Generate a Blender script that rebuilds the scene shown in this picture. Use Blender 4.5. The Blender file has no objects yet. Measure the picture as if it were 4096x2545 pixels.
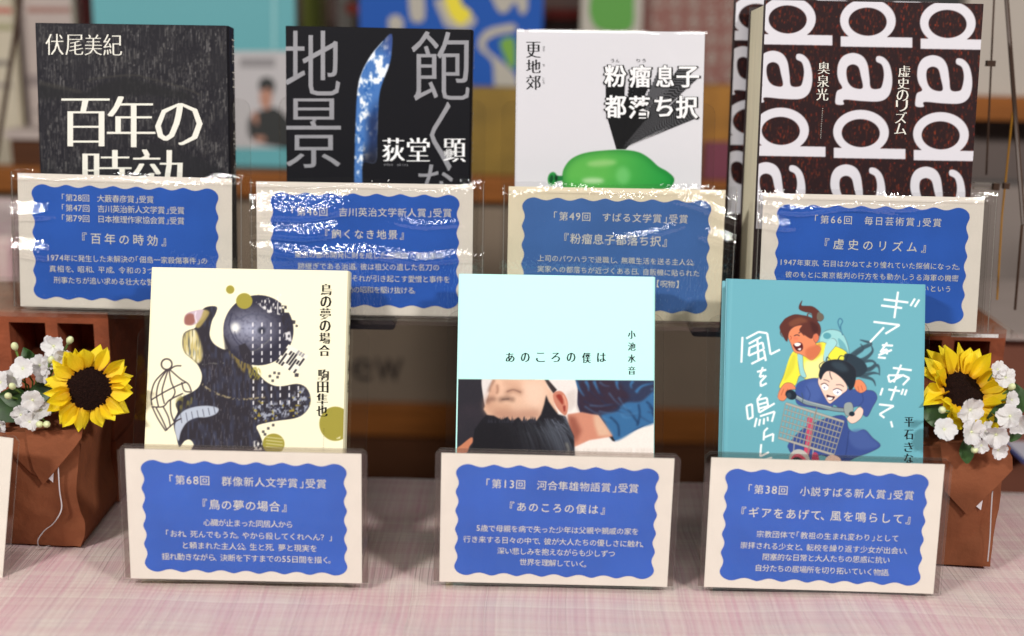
import bpy, bmesh, math, random
import numpy as np
from mathutils import Matrix, Vector
R = math.radians
rnd = random.Random(7)
S = bpy.context.scene
COL = S.collection

# ------------------------------------------------------------------ camera, world, lamps
PITCH, ROLL, CAM = R(15), R(1.25), Vector((0, -.724, .372))
FPX = 5000.0                                       # focal length in pixels of the 4096 wide photograph
fw = Vector((0, math.cos(PITCH), -math.sin(PITCH)))
r0, u0 = Vector((1, 0, 0)), Vector((0, math.sin(PITCH), math.cos(PITCH)))
rt = r0*math.cos(ROLL) + u0*math.sin(ROLL)
up = -r0*math.sin(ROLL) + u0*math.cos(ROLL)
cd = bpy.data.cameras.new('camera'); cam = bpy.data.objects.new('camera', cd); COL.objects.link(cam)
m = Matrix((rt, up, -fw)).transposed().to_4x4(); m.translation = CAM
cam.matrix_world = m
cd.sensor_width = 36; cd.lens = FPX/4096*36; cd.clip_start = .02; cd.clip_end = 100
cd.dof.use_dof = True; cd.dof.focus_distance = .825; cd.dof.aperture_fstop = 2.6
S.camera = cam
W = bpy.data.worlds.new('World'); S.world = W; W.use_nodes = True
W.node_tree.nodes['Background'].inputs[0].default_value = (1, .97, .93, 1)
W.node_tree.nodes['Background'].inputs[1].default_value = .05
def lamp(name, loc, tgt, size, power, col, sy=None):
    d = bpy.data.lights.new(name, 'AREA'); d.energy = power; d.color = col
    d.shape = 'RECTANGLE'; d.size = size; d.size_y = sy or size
    o = bpy.data.objects.new(name, d); COL.objects.link(o); o.location = loc
    o.rotation_euler = (Vector(tgt)-Vector(loc)).to_track_quat('-Z', 'Y').to_euler()
    return o
lamp('ceiling_light', (-1.05, -1.10, 1.20), (-.05, .05, .1), .22, 24, (1, .97, .92), .12)
lamp('ceiling_light', (1.10, -1.10, 1.25), (.05, .05, .1), .22, 23, (1, .965, .92), .12)
lamp('glare_panel_light', (-.05, -1.62, 1.42), (0, .1, .15), 1.15, 11, (1, .97, .93), .16)  # wide lamp added to lay dense glare on the film sleeves
S.view_settings.view_transform = 'Standard'; S.view_settings.look = 'None'
S.view_settings.exposure = 0.0; S.view_settings.gamma = 1
try:
    S.cycles.use_denoising = True; S.cycles.max_bounces = 10; S.cycles.transparent_max_bounces = 40
    S.cycles.caustics_reflective = False; S.cycles.caustics_refractive = False; S.cycles.sample_clamp_indirect = 4
except Exception: pass

# ------------------------------------------------------------------ helpers
def ray(px, py):
    return (fw*FPX + rt*(px-2048) - up*(py-1272.5))
def at(px, py, Y):
    d = ray(px, py); return CAM + d*((Y-CAM.y)/d.y)
def on(px, py, Z):
    d = ray(px, py); return CAM + d*((Z-CAM.z)/d.z)
def lin(c):
    return tuple(((x/255)/12.92 if x/255 <= .04045 else ((x/255+.055)/1.055)**2.4) for x in c[:3])
def mat(name, col=(128, 128, 128), rough=.5, spec=.5, coat=0, noise=0, nscale=40, bump=0, bscale=200, stretch=(1, 1, 1), linear=None, sheen=0, vattr=None):
    M = bpy.data.materials.new(name); M.use_nodes = True
    N, L = M.node_tree.nodes, M.node_tree.links
    b = N['Principled BSDF']; c = linear or lin(col)
    b.inputs['Base Color'].default_value = (*c, 1); b.inputs['Roughness'].default_value = rough
    b.inputs['Specular IOR Level'].default_value = spec
    b.inputs['Coat Weight'].default_value = coat; b.inputs['Coat Roughness'].default_value = .06
    b.inputs['Sheen Weight'].default_value = sheen
    src = None
    if vattr:
        a = N.new('ShaderNodeAttribute'); a.attribute_name = vattr; src = a.outputs['Color']
        L.new(src, b.inputs['Base Color'])
    if noise or bump:
        tc = N.new('ShaderNodeTexCoord'); mp = N.new('ShaderNodeMapping'); mp.inputs['Scale'].default_value = stretch
        L.new(tc.outputs['Object'], mp.inputs[0])
    if noise:
        n = N.new('ShaderNodeTexNoise'); n.inputs['Scale'].default_value = nscale; n.inputs['Detail'].default_value = 6
        L.new(mp.outputs[0], n.inputs[0])
        mx = N.new('ShaderNodeMix'); mx.data_type = 'RGBA'; mx.blend_type = 'MULTIPLY'; mx.inputs[0].default_value = 1
        cr = N.new('ShaderNodeMapRange'); cr.inputs[1].default_value = .3; cr.inputs[2].default_value = .7
        cr.inputs[3].default_value = 1-noise; cr.inputs[4].default_value = 1+noise
        L.new(n.outputs[0], cr.inputs[0]); L.new(cr.outputs[0], mx.inputs[7])
        if src: L.new(src, mx.inputs[6])
        else: mx.inputs[6].default_value = (*c, 1)
        L.new(mx.outputs[2], b.inputs['Base Color'])
    if bump:
        n2 = N.new('ShaderNodeTexNoise'); n2.inputs['Scale'].default_value = bscale; n2.inputs['Detail'].default_value = 5
        L.new(mp.outputs[0], n2.inputs[0])
        bp = N.new('ShaderNodeBump'); bp.inputs['Strength'].default_value = 1; bp.inputs['Distance'].default_value = bump
        L.new(n2.outputs[0], bp.inputs['Height']); L.new(bp.outputs[0], b.inputs['Normal'])
    return M
def clear(name, tint=(.985, .985, .98), refl=.8, rough=.03, film=False):
    M = bpy.data.materials.new(name); M.use_nodes = True
    N, L = M.node_tree.nodes, M.node_tree.links; N.remove(N['Principled BSDF'])
    t = N.new('ShaderNodeBsdfTransparent'); t.inputs[0].default_value = (*tint, 1)
    g = N.new('ShaderNodeBsdfGlossy'); g.inputs['Roughness'].default_value = rough
    ge = N.new('ShaderNodeNewGeometry'); dt = N.new('ShaderNodeVectorMath'); dt.operation = 'DOT_PRODUCT'
    L.new(ge.outputs['Incoming'], dt.inputs[0]); L.new(ge.outputs['Normal'], dt.inputs[1])
    def mth(op, a, b=None):
        q = N.new('ShaderNodeMath'); q.operation = op
        for i_, s_ in enumerate((a, b)):
            if s_ is None: continue
            if hasattr(s_, 'is_linked'): L.new(s_, q.inputs[i_])
            else: q.inputs[i_].default_value = s_
        return q.outputs[0]
    f5 = mth('POWER', mth('SUBTRACT', 1.0, mth('ABSOLUTE', dt.outputs['Value'])), 5.0)
    fr = mth('MINIMUM', mth('MULTIPLY', mth('ADD', mth('MULTIPLY', f5, .9), .045), refl), 1.0)
    x = N.new('ShaderNodeMixShader')
    L.new(fr, x.inputs[0]); L.new(t.outputs[0], x.inputs[1]); L.new(g.outputs[0], x.inputs[2])
    if film:
        tc = N.new('ShaderNodeTexCoord'); mp = N.new('ShaderNodeMapping'); mp.inputs['Scale'].default_value = (1, 1, .38)
        n1 = N.new('ShaderNodeTexNoise'); n1.inputs['Scale'].default_value = 520; n1.inputs['Detail'].default_value = 1
        n2 = N.new('ShaderNodeTexNoise'); n2.inputs['Scale'].default_value = 30; n2.inputs['Detail'].default_value = 2
        L.new(tc.outputs['Object'], mp.inputs[0]); L.new(mp.outputs[0], n1.inputs[0]); L.new(tc.outputs['Object'], n2.inputs[0])
        b1 = N.new('ShaderNodeBump'); b1.inputs['Distance'].default_value = .00085
        b2 = N.new('ShaderNodeBump'); b2.inputs['Distance'].default_value = .0005
        L.new(n1.outputs[0], b1.inputs['Height']); L.new(n2.outputs[0], b2.inputs['Height']); L.new(b2.outputs[0], b1.inputs['Normal'])
        L.new(b1.outputs[0], g.inputs['Normal'])
    L.new(x.outputs[0], N['Material Output'].inputs[0])
    return M
def link(o, parent=None):
    COL.objects.link(o)
    if parent: o.parent = parent
    return o
def mk(name, verts, faces, m, parent=None, smooth=False, bevel=0, seg=2):
    me = bpy.data.meshes.new(name); me.from_pydata([tuple(v) for v in verts], [], faces); me.update()
    if m:
        for q in (m if isinstance(m, (list, tuple)) else [m]): me.materials.append(q)
    if smooth: me.polygons.foreach_set('use_smooth', [True]*len(me.polygons))
    o = bpy.data.objects.new(name, me); link(o, parent)
    if bevel:
        b = o.modifiers.new('bevel', 'BEVEL'); b.width = bevel; b.segments = seg; b.limit_method = 'ANGLE'
        b.harden_normals = False
    return o
BF = [(0, 3, 2, 1), (4, 5, 6, 7), (0, 1, 5, 4), (1, 2, 6, 5), (2, 3, 7, 6), (3, 0, 4, 7)]
def bv(x0, x1, y0, y1, z0, z1):
    return [(x0, y0, z0), (x1, y0, z0), (x1, y1, z0), (x0, y1, z0), (x0, y0, z1), (x1, y0, z1), (x1, y1, z1), (x0, y1, z1)]
def box(name, x0, x1, y0, y1, z0, z1, m, parent=None, bevel=0, seg=2):
    return mk(name, bv(x0, x1, y0, y1, z0, z1), BF, m, parent, bevel=bevel, seg=seg)
class MB:
    def __init__(s): s.v = []; s.f = []
    def add(s, v, f):
        n = len(s.v); s.v += [tuple(p) for p in v]; s.f += [tuple(i+n for i in q) for q in f]; return s
    def box(s, *a): return s.add(bv(*a), BF)
    def tube(s, pts, rad, n=8):
        pts = [Vector(p) for p in pts]; k = len(pts); vs = []; fs = []
        for i, p in enumerate(pts):
            d = (pts[min(i+1, k-1)]-pts[max(i-1, 0)]).normalized()
            a = d.cross(Vector((0, 0, 1)) if abs(d.z) < .9 else Vector((1, 0, 0))).normalized(); b = d.cross(a)
            q = rad[i] if isinstance(rad, (list, tuple)) else rad
            for j in range(n):
                t = 2*math.pi*j/n; vs.append(p+(a*math.cos(t)+b*math.sin(t))*q)
        for i in range(k-1):
            for j in range(n):
                fs.append((i*n+j, i*n+(j+1) % n, (i+1)*n+(j+1) % n, (i+1)*n+j))
        fs.append(tuple(range(n-1, -1, -1))); fs.append(tuple(range((k-1)*n, k*n)))
        return s.add(vs, fs)
    def build(s, name, m, parent=None, **k): return mk(name, s.v, s.f, m, parent, **k)
class Chars(MB):
    """each add is one character, built as a part of its own"""
    def __init__(s): s.c = []; s.key = None
    def add(s, v, f):
        s.c.append((v, f)); return s
    def build(s, name, m, parent=None, **k):
        i = 0
        while i < len(s.c):
            n = getattr(s, 'rep', 1); M2 = MB()
            for v, f in s.c[i:i+n]: M2.add(v, f)
            M2.build('character', m, parent); i += n
def tag(o, label=None, cat=None, group=None, kind=None):
    if label: o['label'] = label
    if cat: o['category'] = cat
    if group: o['group'] = group
    if kind: o['kind'] = kind
    return o
def posed(name, p, label, cat, group=None):
    """Empty at the bottom centre of a board: local X along its width, Z up the board, Y into its thickness."""
    X, Y, Z, yaw, lean, rl = p
    Mx = Matrix.Translation((X, Y, Z)) @ Matrix.Rotation(R(yaw), 4, 'Z') @ Matrix.Rotation(-R(lean), 4, 'X') @ Matrix.Rotation(-R(rl), 4, 'Y')
    o = bpy.data.objects.new(name, None); o.empty_display_size = .02; link(o); o.matrix_world = Mx
    return tag(o, label, cat, group)
def thing(name, loc, label, cat, group=None, rz=0):
    o = bpy.data.objects.new(name, None); o.empty_display_size = .02; link(o); o.location = loc; o.rotation_euler = (0, 0, rz)
    return tag(o, label, cat, group)
class Sheet:
    """turns measurements taken from an enlarged view of a flat print into positions on that print"""
    def __init__(s, pose, ox, oy, sc):
        X, Y, Z, yaw, lean, rl = pose
        s.M = Matrix.Translation((X, Y, Z)) @ Matrix.Rotation(R(yaw), 4, 'Z') @ Matrix.Rotation(-R(lean), 4, 'X') @ Matrix.Rotation(-R(rl), 4, 'Y')
        s.I = s.M.inverted(); s.o = (ox, oy, sc)
        # homography print->view for sampling
        src = [(-.06, .02), (.06, .02), (.06, .18), (-.06, .18)]; A = []; b = []
        for (u, v) in src:
            w = s.M @ Vector((u, 0, v)) - CAM; z = w.dot(fw)
            x = (2048+FPX*w.dot(rt)/z-ox)/sc; y = (1272.5-FPX*w.dot(up)/z-oy)/sc
            A += [[u, v, 1, 0, 0, 0, -x*u, -x*v], [0, 0, 0, u, v, 1, -y*u, -y*v]]; b += [x, y]
        s.H = np.append(np.linalg.solve(np.array(A), np.array(b)), 1).reshape(3, 3); s.Hi = np.linalg.inv(s.H)
    def uv(s, x, y):
        q = s.Hi @ np.array([x, y, 1.0]); return (q[0]/q[2], q[1]/q[2])

# ------------------------------------------------------------------ glyphs
TXT = "現「」『』第回受賞大藪春彦吉川英治新人文学日本推理作家協会百年の時効1974に発生した未解決佃島一家殺傷事件真相を、昭和平成令3つ代刑たちが追い求める壮な警察小説。飽くなき地景東京都市開財成旧華族・烏丸継ぎであ道彼は祖父遺名刀妖しい輝虜それ引起こす愛憎と件そして激動駆け抜すばる粉瘤息子落択上司パワハラで退職し無活送主公実へ近づ日自販機貼らた枚紙片きっか得呪物【】毎芸術虚史リズム石目ねてより憧探偵裁判行方もうの海軍密記書見出さばい鳥夢場合心臓止ま同居おれ死んやから殺く？頼揺ながら断下55間描河隼雄語あころ僕は5歳母親病失少や戚来々中優触深悲み抱えず世界理解ギアをげ風鳴宗教団体「変わ崇拝女転校繰返閉塞的常思惑抗い分居所切拓伏尾美紀荻堂顕更地郊奥泉光駒田也小池水音平石きな群像新薬Newdadoiuraks0268"
GL = {}
def load_glyphs(chars, off):
    tmp = []
    for ch in sorted(set(chars)):
        c = bpy.data.curves.new('g', 'FONT'); c.body = ch; c.resolution_u = 2; c.offset = off
        o = bpy.data.objects.new('g', c); COL.objects.link(o); tmp.append((ch, o))
    dg = bpy.context.evaluated_depsgraph_get(); dg.update()
    for ch, o in tmp:
        me = bpy.data.meshes.new_from_object(o.evaluated_get(dg))
        GL[(ch, off)] = ([(v.co.x, v.co.y) for v in me.vertices], [tuple(p.vertices) for p in me.polygons])
        bpy.data.meshes.remove(me)
    for ch, o in tmp:
        c = o.data; bpy.data.objects.remove(o); bpy.data.curves.remove(c)
load_glyphs(TXT, 0.0)
load_glyphs('伏尾美紀百年の時効荻堂顕更地郊鳥の夢の場合駒田隼也あのころの僕は小池水音平石きな奥泉光虚史のリズム', -.018)
load_glyphs('地景飽くな粉瘤息子都落ち択', .012)
ASC = set('0123456789Newdaouirks')
def gfix(ch, off):
    if (ch, off) not in GL: load_glyphs(ch, off)
    return GL[(ch, off)]
def em_glyph(ch, off=0.0):
    """glyph in a unit em box centred on the origin"""
    v, f = gfix(ch, off)
    if ch in ASC:
        xs = [p[0] for p in v]; c = (min(xs)+max(xs))/2; return [((x-c)*1.12, (y-.34)*1.12) for x, y in v], f
    if ch in '「」『』【】':
        xs = [p[0] for p in v]; c = (min(xs)+max(xs))/2; return [(x-c, y-.38) for x, y in v], f
    return [(x-.5, y-.38) for x, y in v], f
def place_line(mb, sh, text, x0, y0, x1, y1, size, off=0.0, lift=.0006, fat=0, each=None):
    """text whose centre line runs from (x0,y0) to (x1,y1)"""
    wts = [(.62 if c in ASC else 1.0) for c in text]
    wts = [w*(.6 if c in '「」『』、。【】' else 1) for w, c in zip(wts, text)]
    tot = sum(wts); acc = 0
    a = Vector(sh.uv(x0, y0)); b = Vector(sh.uv(x1, y1))
    mid = ((x0+x1)/2, (y0+y1)/2)
    em = (Vector(sh.uv(mid[0], mid[1]-size/2))-Vector(sh.uv(mid[0], mid[1]+size/2))).length*.98
    d = (b-a).normalized(); n = Vector((-d.y, d.x))
    for ch, w in zip(text, wts):
        t = (acc+w/2)/tot; acc += w
        if ch in ' 　': continue
        p = a+(b-a)*t
        dx = .18 if ch in '「『' else (-.18 if ch in '」』' else (.1 if ch in '、。' else 0))
        v, f = em_glyph(ch, off)
        if each: mb = MB()
        for k, s in enumerate(([0] if not fat else [fat*q_/3 for q_ in range(-3, 4)] if fat > 8 else [-fat, 0, fat])):
            mb.add([(p.x+d.x*(x+dx*0+s)*em+n.x*y*em, -lift-.00002*k, p.y+d.y*(x+s)*em+n.y*y*em) for x, y in v], f)
        if each: mb.build('character', M_ink, each)
def place_chars(sh, txt, x0, y0, x1, y1, sz, parent):
    place_line(None, sh, txt, x0, y0, x1, y1, sz, off=.004, lift=.0004, each=parent)
def stuffed(o):
    o['kind'] = 'stuff'; return o
def place_box(mb, sh, ch, x0, y0, x1, y1, off=0.0, lift=.0006, fat=0, clip=None, scaleto=None):
    """glyph stretched to fill a box; optional scaling towards a point of the print"""
    v, f = gfix(ch, off); xs = [p[0] for p in v]; ys = [p[1] for p in v]
    a, b, c, d = min(xs), max(xs), min(ys), max(ys)
    for k, s in enumerate(([0] if not fat else [fat*q_/3 for q_ in range(-3, 4)] if fat > 8 else [-fat, 0, fat])):
        vs = []
        for x, y in v:
            px = x0+(x1-x0)*(x-a)/(b-a)+s; py = y1+(y0-y1)*(y-c)/(d-c)
            if clip: px = max(clip[0], min(clip[2], px)); py = max(clip[1], min(clip[3], py))
            if scaleto: px = scaleto[0]+(px-scaleto[0])*scaleto[2]; py = scaleto[1]+(py-scaleto[1])*scaleto[2]
            u, w = sh.uv(px, py); vs.append((u, -lift-.00002*k, w))
        mb.add(vs, f)

# ------------------------------------------------------------------ painter for the printed covers
def spline(pts, closed=True, n=6):
    P = [np.array(p, float) for p in pts]; k = len(P); out = []
    for i in range(k if closed else k-1):
        if closed: p0, p1, p2, p3 = P[i-1], P[i], P[(i+1) % k], P[(i+2) % k]
        else: p0, p1, p2, p3 = P[max(i-1, 0)], P[i], P[i+1], P[min(i+2, k-1)]
        for j in range(n):
            t = j/n
            out.append(.5*((2*p1)+(-p0+p2)*t+(2*p0-5*p1+4*p2-p3)*t*t+(-p0+3*p1-3*p2+p3)*t**3))
    if not closed: out.append(P[-1])
    return np.array(out)
class Paint:
    K = .5
    def __init__(s, w, h, col, seed=1):
        s.w, s.h = int(w*s.K), int(h*s.K); s.a = np.empty((s.h, s.w, 3), np.float32); s.a[:] = np.array(col)/255.
        s.r = np.random.RandomState(seed)
        s.Y, s.X = np.mgrid[0:s.h, 0:s.w].astype(np.float32); s.X /= s.K; s.Y /= s.K
    def mask(s, pts):
        P = np.array(pts, float)*s.K; m = np.zeros((s.h, s.w), np.float32)
        x, y = P[:, 0], P[:, 1]; x2, y2 = np.roll(x, -1), np.roll(y, -1)
        for sub in (.25, .75):
            for r in range(max(0, int(y.min())), min(s.h, int(y.max())+2)):
                yy = r+sub; c = (y <= yy) != (y2 <= yy)
                if not c.any(): continue
                xs = np.sort(x[c]+(yy-y[c])*(x2[c]-x[c])/(y2[c]-y[c]))
                for i in range(0, len(xs)-1, 2):
                    a, b = max(xs[i], 0), min(xs[i+1], s.w)
                    if b <= a: continue
                    ia, ib = int(a), int(b)
                    if ia == ib: m[r, min(ia, s.w-1)] += .5*(b-a); continue
                    m[r, ia] += .5*(ia+1-a); m[r, ia+1:ib] += .5
                    if ib < s.w: m[r, ib] += .5*(b-ib)
        return np.clip(m, 0, 1)
    def blur(s, m, rad):
        rad = int(rad*s.K)
        if rad < 1: return m
        for _ in range(2):
            for ax in (0, 1):
                p = np.pad(m, [(rad+1, rad) if i == ax else (0, 0) for i in range(m.ndim)], mode='edge'); c = np.cumsum(p, axis=ax, dtype=np.float64)
                n = m.shape[ax]; d = 2*rad+1
                m = ((c[d:d+n]-c[:n]) if ax == 0 else (c[:, d:d+n]-c[:, :n])).astype(np.float32)/d
        return m
    def put(s, m, col, a=1):
        m = (m*a)[..., None]; c = col if isinstance(col, np.ndarray) and col.ndim == 3 else np.array(col, np.float32)/255.
        s.a = s.a*(1-m)+c*m
    def poly(s, pts, col, a=1, soft=0, curve=False, clip=None):
        m = s.mask(spline(pts) if curve else pts)
        if soft: m = s.blur(m, soft)
        if clip is not None: m = m*clip
        s.put(m, col, a); return m
    def line(s, pts, w, col, a=1, soft=0, curve=True, w2=None, clip=None):
        P = spline(pts, False, 5) if curve and len(pts) > 2 else np.array(pts, float)
        d = np.gradient(P, axis=0); L = np.hypot(d[:, 0], d[:, 1])+1e-6; n = np.stack([-d[:, 1], d[:, 0]], 1)/L[:, None]
        ws = np.linspace(w, w if w2 is None else w2, len(P))[:, None]/2
        return s.poly(np.concatenate([P+n*ws, (P-n*ws)[::-1]]), col, a, soft, False, clip)
    def ell(s, cx, cy, rx, ry, col, a=1, soft=0, ang=0, clip=None):
        t = np.linspace(0, 2*np.pi, 40)[:-1]; x = rx*np.cos(t); y = ry*np.sin(t); c, q = math.cos(R(ang)), math.sin(R(ang))
        return s.poly(np.stack([cx+x*c-y*q, cy+x*q+y*c], 1), col, a, soft, False, clip)
    def noise(s, sx, sy):
        """smooth noise with cells of sx by sy"""
        gw, gh = int(s.w/s.K/sx)+3, int(s.h/s.K/sy)+3; g = s.r.rand(gh, gw).astype(np.float32)
        fx, fy = s.X/sx, s.Y/sy; ix, iy = fx.astype(int), fy.astype(int); tx, ty = fx-ix, fy-iy
        tx = tx*tx*(3-2*tx); ty = ty*ty*(3-2*ty)
        return (g[iy, ix]*(1-tx)+g[iy, ix+1]*tx)*(1-ty)+(g[iy+1, ix]*(1-tx)+g[iy+1, ix+1]*tx)*ty
    def apply(s, sh, name, parent, w, h, v0, m, cell=.00042, lift=.0003):
        img = s.blur(s.a, 2)
        img = np.where(img <= .04045, img/12.92, ((np.maximum(img, 0)+.055)/1.055)**2.4)
        nu, nv = int(w/cell), int((h-v0)/cell)
        us = np.linspace(-w/2+.0002, w/2-.0002, nu+1); vs = np.linspace(v0, h-.0002, nv+1)
        U, V = np.meshgrid(us, vs); Hh = sh.H
        z = Hh[2, 0]*U+Hh[2, 1]*V+Hh[2, 2]; x = (Hh[0, 0]*U+Hh[0, 1]*V+Hh[0, 2])/z*s.K; y = (Hh[1, 0]*U+Hh[1, 1]*V+Hh[1, 2])/z*s.K
        x = np.clip(x, 0, s.w-1.01); y = np.clip(y, 0, s.h-1.01); ix, iy = x.astype(int), y.astype(int); tx, ty = (x-ix)[..., None], (y-iy)[..., None]
        c = (img[iy, ix]*(1-tx)+img[iy, ix+1]*tx)*(1-ty)+(img[iy+1, ix]*(1-tx)+img[iy+1, ix+1]*tx)*ty
        n = (nu+1)*(nv+1); co = np.zeros((n, 3), np.float32); co[:, 0] = U.ravel(); co[:, 1] = -lift; co[:, 2] = V.ravel()
        i = np.arange(nv)[:, None]*(nu+1)+np.arange(nu)[None, :]; q = np.stack([i, i+1, i+nu+2, i+nu+1], -1).reshape(-1, 4).astype(np.int32)
        me = bpy.data.meshes.new(name); me.vertices.add(n); me.vertices.foreach_set('co', co.ravel())
        me.loops.add(q.size); me.loops.foreach_set('vertex_index', q.ravel())
        me.polygons.add(len(q)); me.polygons.foreach_set('loop_start', np.arange(0, q.size, 4, dtype=np.int32)); me.polygons.foreach_set('loop_total', np.full(len(q), 4, np.int32))
        me.update(calc_edges=True)
        at_ = me.color_attributes.new('ink', 'FLOAT_COLOR', 'POINT'); cc = np.ones((n, 4), np.float32); cc[:, :3] = c.reshape(-1, 3)
        at_.data.foreach_set('color', cc.ravel()); me.materials.append(m)
        o = bpy.data.objects.new(name, me); return link(o, parent)

# ------------------------------------------------------------------ materials
M_cloth = mat('pink_checked_cloth', rough=.9, sheen=.2)
def cloth_nodes():
    N, L = M_cloth.node_tree.nodes, M_cloth.node_tree.links; b = N['Principled BSDF']
    tc = N.new('ShaderNodeTexCoord')
    def nz(scale, sx, sy, det=3, rough=.6):
        mp = N.new('ShaderNodeMapping'); mp.inputs['Scale'].default_value = (sx, sy, 1); mp.inputs['Rotation'].default_value = (0, 0, R(4))
        n = N.new('ShaderNodeTexNoise'); n.inputs['Scale'].default_value = scale; n.inputs['Detail'].default_value = det; n.inputs['Roughness'].default_value = rough
        L.new(tc.outputs['Object'], mp.inputs[0]); L.new(mp.outputs[0], n.inputs[0]); return n.outputs[0]
    def ramp(src, a, b_, lo=0, hi=1):
        r = N.new('ShaderNodeMapRange'); r.inputs[1].default_value = a; r.inputs[2].default_value = b_; r.inputs[3].default_value = lo; r.inputs[4].default_value = hi
        L.new(src, r.inputs[0]); return r.outputs[0]
    def mix(f, a, b_, blend='MIX'):
        x = N.new('ShaderNodeMix'); x.data_type = 'RGBA'; x.blend_type = blend
        for s, k in ((f, 0), (a, 6), (b_, 7)):
            if hasattr(s, 'is_linked'): L.new(s, x.inputs[k])
            elif k == 0: x.inputs[0].default_value = s
            else: x.inputs[k].default_value = (*lin(s), 1)
        return x.outputs[2]
    big = ramp(nz(11, 1.6, 1.1, 1), .34, .66)
    sep = N.new('ShaderNodeSeparateXYZ'); wob = nz(14, 1, 1, 2)
    vm = N.new('ShaderNodeVectorMath'); vm.operation = 'SCALE'; vm.inputs['Scale'].default_value = .010
    wn = N.new('ShaderNodeTexNoise'); wn.inputs['Scale'].default_value = 8; wn.inputs['Detail'].default_value = 2; L.new(tc.outputs['Object'], wn.inputs[0]); L.new(wn.outputs['Color'], vm.inputs[0])
    ad = N.new('ShaderNodeVectorMath'); L.new(tc.outputs['Object'], ad.inputs[0]); L.new(vm.outputs[0], ad.inputs[1]); L.new(ad.outputs[0], sep.inputs[0])
    def stripe(axis, scale, det, seed):
        q = N.new('ShaderNodeMath'); q.operation = 'ADD'; q.inputs[1].default_value = seed; L.new(sep.outputs[axis], q.inputs[0])
        n = N.new('ShaderNodeTexNoise'); n.noise_dimensions = '1D'; n.inputs['Scale'].default_value = scale; n.inputs['Detail'].default_value = det
        L.new(q.outputs[0], n.inputs['W']); return n.outputs[0]
    fine = ramp(stripe('X', 420, 2, 5), .36, .64)
    c = mix(big, (206, 158, 168), (200, 182, 180))
    c = mix(ramp(stripe('X', 70, 3, 0), .42, .60, 0, .62), c, (220, 204, 194))
    c = mix(ramp(stripe('Y', 55, 3, 3), .42, .60, 0, .42), c, (200, 154, 162))
    c = mix(ramp(stripe('Y', 90, 2, 9), .50, .62, 0, .40), c, (220, 204, 194))
    c = mix(ramp(stripe('X', 420, 2, 5), .36, .64, 0, .40), c, (226, 212, 204))
    c = mix(ramp(stripe('Y', 420, 2, 7), .40, .64, 0, .28), c, (190, 140, 150))
    L.new(c, b.inputs['Base Color'])
    bp = N.new('ShaderNodeBump'); bp.inputs['Distance'].default_value = .0004; L.new(fine, bp.inputs['Height']); L.new(bp.outputs[0], b.inputs['Normal'])
cloth_nodes()
M_print = mat('printed_cover', rough=.55, spec=.12, vattr='ink')
M_printg = mat('glossy_printed_cover', rough=.22, spec=.5, coat=.5, vattr='ink', bump=.0010, bscale=9)
M_paper = mat('page_paper', (233, 224, 196), .8, noise=.10, nscale=900, stretch=(.02, 1, .02))
M_card = mat('card_stock', (240, 232, 222), .65, spec=.2, noise=.03, nscale=60)
M_cardw = mat('cream_card_stock', (244, 232, 204), .6, spec=.2, noise=.03, nscale=60)
M_blue = mat('blue_print', (44, 98, 200), .6, spec=.2, noise=.12, nscale=22)
M_blue2 = mat('faded_blue_print', (70, 114, 184), .6, spec=.2, noise=.10, nscale=22)
M_ink = mat('pale_lettering', (228, 226, 216), .6, .2)
M_white = mat('white_letters_and_glints', (246, 246, 248), .5)
M_silver = mat('grey_lettering', (140, 140, 146), .45, noise=.08, nscale=60)
M_black = mat('black_lettering', (14, 14, 17), .6, .15)
M_dgrey = mat('dark_grey_lettering', (84, 84, 88), .6, .15)
M_acr = clear('clear_acrylic')
M_acrS = clear('clear_acrylic_smoky', (.80, .77, .75))
M_film = clear('crinkled_clear_film', (.985, .985, .98), 2.3, .03, film=True)
M_edge = mat('acrylic_edge', (225, 222, 215), .12, .8)
def edge_nodes():
    N, L = M_edge.node_tree.nodes, M_edge.node_tree.links; b = N['Principled BSDF']
    t = N.new('ShaderNodeBsdfTransparent'); t.inputs[0].default_value = (.75, .72, .70, 1); x = N.new('ShaderNodeMixShader'); x.inputs[0].default_value = .16
    L.new(t.outputs[0], x.inputs[1]); L.new(b.outputs[0], x.inputs[2]); L.new(x.outputs[0], N['Material Output'].inputs[0])
edge_nodes()
M_brick = mat('terracotta_brick', (140, 70, 40), .85, noise=.25, nscale=45, bump=.0012, bscale=160)
M_wrap = mat('brown_wrapping_paper', (130, 76, 50), .8, spec=.2, noise=.16, nscale=30, bump=.0030, bscale=38)
M_wrapw = mat('white_paper_edge', (225, 220, 225), .6)
M_wood = mat('orange_wood', (132, 78, 32), .55, .25, noise=.22, nscale=30, stretch=(.25, 1, 4))
M_wood2 = mat('dark_brown_wood', (78, 46, 27), .6, .2, noise=.2, nscale=30, stretch=(.25, 1, 4))
M_wood3 = mat('deep_brown_wood', (60, 34, 26), .6, noise=.2, nscale=20)  # own deep brown of the back board and bookend box
M_panel = mat('grey_panel', (126, 111, 96), .8, .2, noise=.06, nscale=12)
M_wall = mat('pale_grey_panel', (178, 168, 158), .7, noise=.05, nscale=14)
M_blackp = mat('black_plastic', (30, 28, 34), .35)
M_floor = mat('dark_floor', (70, 60, 52), .6, noise=.2, nscale=3)

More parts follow.
